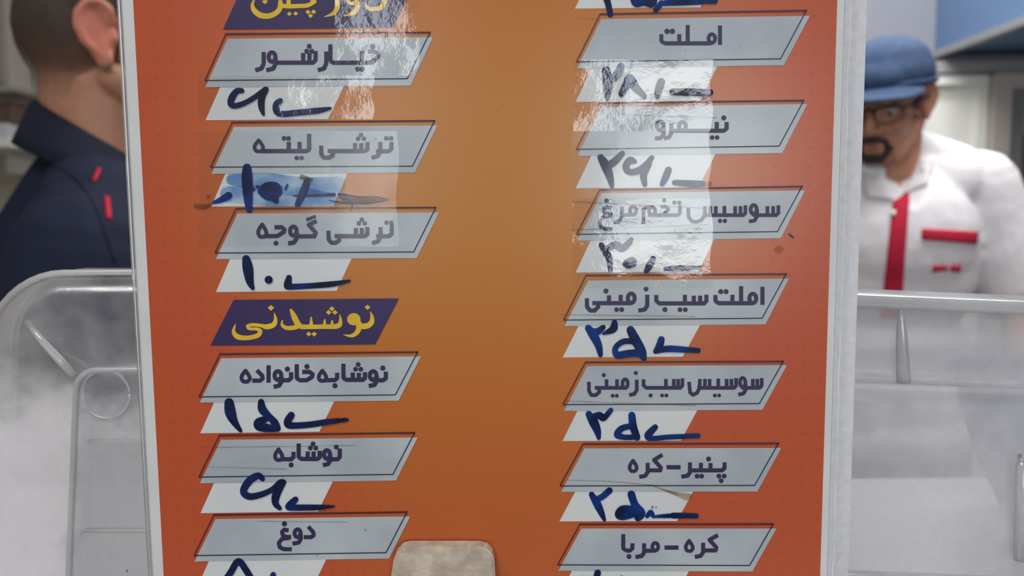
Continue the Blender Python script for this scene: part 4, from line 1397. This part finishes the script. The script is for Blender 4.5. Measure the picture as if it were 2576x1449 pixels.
build('collar', [xfL(v) for v in cv], cf, M_NAVYD, manL, True)
blob('trousers', [('e', (-.005, 0, .90), (.125, .172, .14))] + [p for s in (-1, 1) for p in (('c', (0, s * .085, .88), (.01, s * .095, .48), .092, .068), ('c', (.01, s * .095, .48), (-.02, s * .10, .10), .066, .056))], .009, M_TROUS, manL, xfL)
for s in (-1, 1):
    blob('shoe', [('e', (.05, s * .10, .045), (.135, .05, .043))], .008, M_SHOE, manL, xfL)
bv = drape([shirtL])
seam_pts = []
for sx_, sy_ in catmull([(2, 448), (50, 422), (100, 406), (150, 420), (200, 458), (240, 520), (270, 600), (290, 660)], 4):
    hit = bv.ray_cast(CAM, ray(sx_, sy_).normalized())
    if hit[0] is not None:
        seam_pts.append(hit[0] + hit[1] * .0005)
tube('sleeve_seam', seam_pts, .0009, M_NAVYD, manL, 6)
patch('red_piping', bv, [(246, 425), (254, 428), (240, 458), (232, 455)], 2, 6, .002, M_RED, manL)
patch('red_piping', bv, [(262, 497), (274, 497), (280, 552), (268, 552)], 2, 6, .002, M_RED, manL)

# --- person on the right: blue cap, glasses, white shirt with red placket
HP = P(2264, 249, 1.36)
locR = (HP.x, 1.385, 0)
hz0 = HP.z                                      # ear / eye level
hcR = (0.012, 0, hz0)
shR = 1.455
angR = math.radians(-96)
bxR = mk_xf(locR, angR)
hpiv = (-.01, 0, hz0 - .075)
hloc = head_xf(None, hpiv, math.radians(-35), math.radians(16))
hxR = lambda v: bxR(hloc(v))
manR = empty('person', (locR[0], locR[1], 0), 'person in blue cap, glasses and white shirt with red placket behind the tub', 'person')
armA = ((-.01, .180, shR - .02), (-.01, .270, 1.18), (.17, .20, 1.08))
armB = ((-.01, -.180, shR - .02), (-.01, -.270, 1.18), (.17, -.20, 1.08))


def H_(a, b, c):
    return (hcR[0] + a, hcR[1] + b, hcR[2] + c)


def tilt_prims(prims):
    out = []
    rm = Matrix.Rotation(math.radians(-35), 3, 'Z') @ Matrix.Rotation(math.radians(16), 3, 'Y')
    for p in prims:
        if p[0] == 'e':
            rot = Euler(p[3]) if len(p) == 4 else Euler((0, 0, 0))
            out.append(('e', tuple(hloc(p[1])), p[2], (rm @ rot.to_matrix()).to_euler()))
        else:
            out.append(('c', tuple(hloc(p[1])), tuple(hloc(p[2])), p[3], p[4]))
    return out


neckR = [('c', (-.015, 0, shR + .0), (-.005, 0, hz0 - .055), .064, .056)]
blob('body', tilt_prims(head_prims(hcR, True, .070) + [('e', H_(.0785, s_ * .031, .0065), (.0128, .017, .0075)) for s_ in (-1, 1)]) + neckR + body_prims(None, armA, armB, 1, shR - .035, .17), .0034, M_SKIN, manR, bxR, 3)


for s in (-1, 1):
    bm = bmesh.new()
    bmesh.ops.create_uvsphere(bm, u_segments=16, v_segments=10, radius=.0116, matrix=Matrix.Translation(H_(.078, s * .031, .000)))
    vs = [hxR(v.co) for v in bm.verts]
    bm.verts.index_update()
    fs = [[v.index for v in f.verts] for f in bm.faces]
    bm.free()
    ey = build('eye', vs, fs, M_EYE, manR, True)
    bm = bmesh.new()
    bmesh.ops.create_uvsphere(bm, u_segments=12, v_segments=8, radius=.006, matrix=Matrix.Translation(H_(.0845, s * .031, -.004)))
    vs = [hxR(v.co) for v in bm.verts]
    bm.verts.index_update()
    fs = [[v.index for v in f.verts] for f in bm.faces]
    bm.free()
    build('iris', vs, fs, M_FRAME, ey, True)
    blob('eyebrow', [('c', H_(.098, s * .012, .021), H_(.090, s * .034, .025), .0045, .004), ('c', H_(.090, s * .034, .025), H_(.078, s * .048, .019), .004, .003)], .002, M_HAIRD, manR, hxR, 2)
# beard and moustache
blob('beard', [('c', H_(.106, .003, -.050), H_(.096, .022, -.056), .0055, .005), ('c', H_(.106, -.003, -.050), H_(.096, -.022, -.056), .0055, .005),
               ('c', H_(.096, .022, -.056), H_(.087, .027, -.074), .005, .006), ('c', H_(.096, -.022, -.056), H_(.087, -.027, -.074), .005, .006),
               ('c', H_(.087, .027, -.074), H_(.090, .012, -.091), .008, .009), ('c', H_(.087, -.027, -.074), H_(.090, -.012, -.091), .008, .009),
               ('c', H_(.090, .012, -.091), H_(.090, -.012, -.091), .0105, .0105), ('e', H_(.096, 0, -.083), (.005, .008, .004))], .0024, M_HAIRD, manR, hxR, 2)
blob('lips', [('c', H_(.1000, .010, -.0645), H_(.1000, -.010, -.0645), .0026, .0026), ('c', H_(.0985, .009, -.0715), H_(.0985, -.009, -.0715), .0038, .0038)], .0015, M_LIP, manR, hxR, 3)
# hair under the cap (temples, back)
blob('hair', [('e', H_(-.030, 0, .012), (.078, .0745, .050)), ('c', H_(.012, .066, .030), H_(.008, .067, .010), .008, .004), ('c', H_(.012, -.066, .030), H_(.008, -.067, .010), .008, .004)], .004, M_HAIRD, manR, hxR, 3)
# cap: crown, band, visor, button
capE = blob('cap', [('e', H_(-.010, 0, .056), (.107, .089, .066)), ('e', H_(-.012, 0, .074), (.095, .083, .058)), ('e', H_(.055, 0, .056), (.050, .060, .040))], .004, M_CAP, manR, hxR, 4,
            lambda v: Vector((v.x, v.y, max(v.z, hcR[2] + .030 + .10 * (v.x - hcR[0])))))
vs, fs = [], []
nu, nv = 18, 8
for lay in (0, 1):
    for j in range(nv + 1):
        for i in range(nu + 1):
            a = -PI * .36 + PI * .72 * i / nu
            rr = .088 + .064 * (j / nv) * max(0.0, math.cos(a * 1.36)) ** .6
            x = rr * math.cos(a) * 1.04
            y = rr * math.sin(a) * .93
            z = .050 - .20 * max(0, x - .08) - 2.6 * y * y - lay * .004
            vs.append(hxR(H_(x, y, z)))
n1 = (nu + 1) * (nv + 1)
for j in range(nv):
    for i in range(nu):
        k = j * (nu + 1) + i
        fs.append((k, k + 1, k + nu + 2, k + nu + 1))
        fs.append((n1 + k, n1 + k + nu + 1, n1 + k + nu + 2, n1 + k + 1))
bd = list(range(nu + 1)) + [nu + (nu + 1) * j for j in range(1, nv + 1)] + [nv * (nu + 1) + i for i in range(nu - 1, -1, -1)] + [(nu + 1) * j for j in range(nv - 1, 0, -1)]
for a, b in zip(bd, bd[1:] + bd[:1]):
    fs.append((a, b, b + n1, a + n1))
build('visor', vs, fs, M_CAP, capE, True)
bandp = [hxR(H_(-.008 + .104 * math.cos(a), .0875 * math.sin(a), 0.036 + .10 * (.104 * math.cos(a)))) for a in [PI * 2 * k / 40 for k in range(41)]]
tube('cap_band', bandp, .006, M_CAPD, capE, 6)
# glasses
bridge = tube('glasses', [hxR(H_(.112, .010, .008)), hxR(H_(.117, 0, .010)), hxR(H_(.112, -.010, .008))], .0024, M_FRAME, manR, 6)
for s in (-1, 1):
    rim = []
    for k in range(29):
        a = 2 * PI * k / 28
        ex = math.copysign(abs(math.cos(a)) ** .6, math.cos(a))
        ez = math.copysign(abs(math.sin(a)) ** .6, math.sin(a))
        yy = .034 + .024 * ex
        rim.append(hxR(H_(.112 - .010 * ((yy - .01) / .05) ** 2, s * yy, -.004 + .0165 * ez)))
    tube('rim', rim, [.0026 if math.sin(2 * PI * k / 28) > .1 else .0012 for k in range(29)], M_FRAME, bridge, 6)
    tube('temple', [hxR(H_(.102, s * .058, .006)), hxR(H_(.085, s * .070, .007)), hxR(H_(.03, s * .0755, .007)), hxR(H_(-.010, s * .078, .008)), hxR(H_(-.028, s * .078, -.012))], .0022, M_FRAME, bridge, 6)

shirtR = blob('shirt', [('e', (0, 0, shR - .17), (.128, .176, .22)), ('e', (.02, 0, shR - .14), (.118, .165, .16)), ('e', (0, 0, 1.02), (.13, .17, .24)), ('e', (-.005, 0, .92), (.135, .18, .12)),
                        ('c', (-.012, .145, shR - .015), (-.012, -.145, shR - .015), .070, .070),
                        ('c', (-.025, .035, shR + .048), (-.012, .13, shR + .004), .052, .058), ('c', (-.025, -.035, shR + .048), (-.012, -.13, shR + .004), .052, .058),
                        ('c', armA[0], (-.01, .258, 1.22), .070, .078), ('c', armB[0], (-.01, -.258, 1.22), .070, .078)], .006, M_SHIRT, manR, bxR, 4,
              lambda v: (Vector((v.x - .05 * max(0, 1 - (abs(v.y) / .045) ** 2 * 1.0) * max(0, min(1, (v.z - (shR - .075) - .9 * abs(v.y)) / .05)), v.y, v.z)) if v.x > 0 else v))
cv, cf = collar_mesh((-.006, 0, shR + .066), .074, .070, .066, .028, .042, .026, 0.95)
colR = build('collar', [bxR(v) for v in cv], cf, M_SHIRT, manR, True)
lin = [bxR((-.006 + .0735 * math.cos(a), .0695 * math.sin(a), shR + .062 - .066 * math.cos(a))) for a in [0.55 + (2 * PI - 1.1) * k / 30 for k in range(31)]]
tube('collar_lining', lin, .004, plain('maroon_lining', (0.13, 0.03, 0.05, 1), 0.8), colR, 6)
blob('trousers', [('e', (-.005, 0, .90), (.130, .176, .14))] + [p for s in (-1, 1) for p in (('c', (0, s * .085, .88), (.01, s * .095, .48), .092, .068), ('c', (.01, s * .095, .48), (-.02, s * .10, .10), .066, .056))], .009,
     plain('blue_jeans', (0.06, 0.10, 0.22, 1), 0.85, 0.2, var=0.2), manR, bxR)
for s in (-1, 1):
    blob('shoe', [('e', (.05, s * .10, .045), (.135, .05, .043))], .008, M_SHOE, manR, bxR)
bv = drape([shirtR])
patch('lapel', bv, [(2172, 440), (2205, 452), (2246, 505), (2180, 500)], 6, 6, .006, M_SHIRT, manR)
patch('lapel', bv, [(2312, 425), (2348, 392), (2334, 466), (2268, 492)], 6, 6, .006, M_SHIRT, manR)
plk = patch('placket', bv, [(2246, 508), (2288, 480), (2265, 800), (2214, 800)], 4, 20, .003, M_RED, manR)
patch('button', bv, [(2240, 531), (2252, 531), (2252, 543), (2240, 543)], 2, 2, .006, M_WHITE, plk)
patch('pocket_flap', bv, [(2318, 575), (2456, 583), (2455, 614), (2318, 603)], 10, 3, .004, M_RED, manR)
lg = [(2346, 664, 2352, 686), (2352, 668, 2362, 684), (2364, 664, 2369, 682), (2371, 668, 2381, 682), (2383, 672, 2390, 676), (2392, 664, 2400, 684), (2402, 668, 2408, 684), (2409, 663, 2415, 686)]
logo = None
for k, (x0_, y0_, x1_, y1_) in enumerate(lg):
    patch('chest_logo', bv, [(x0_ + 3, y0_), (x1_ + 2, y0_ + 1), (x1_ - 2, y1_), (x0_ - 2, y1_ - 1)], 1, 2, .002, M_RED, manR)
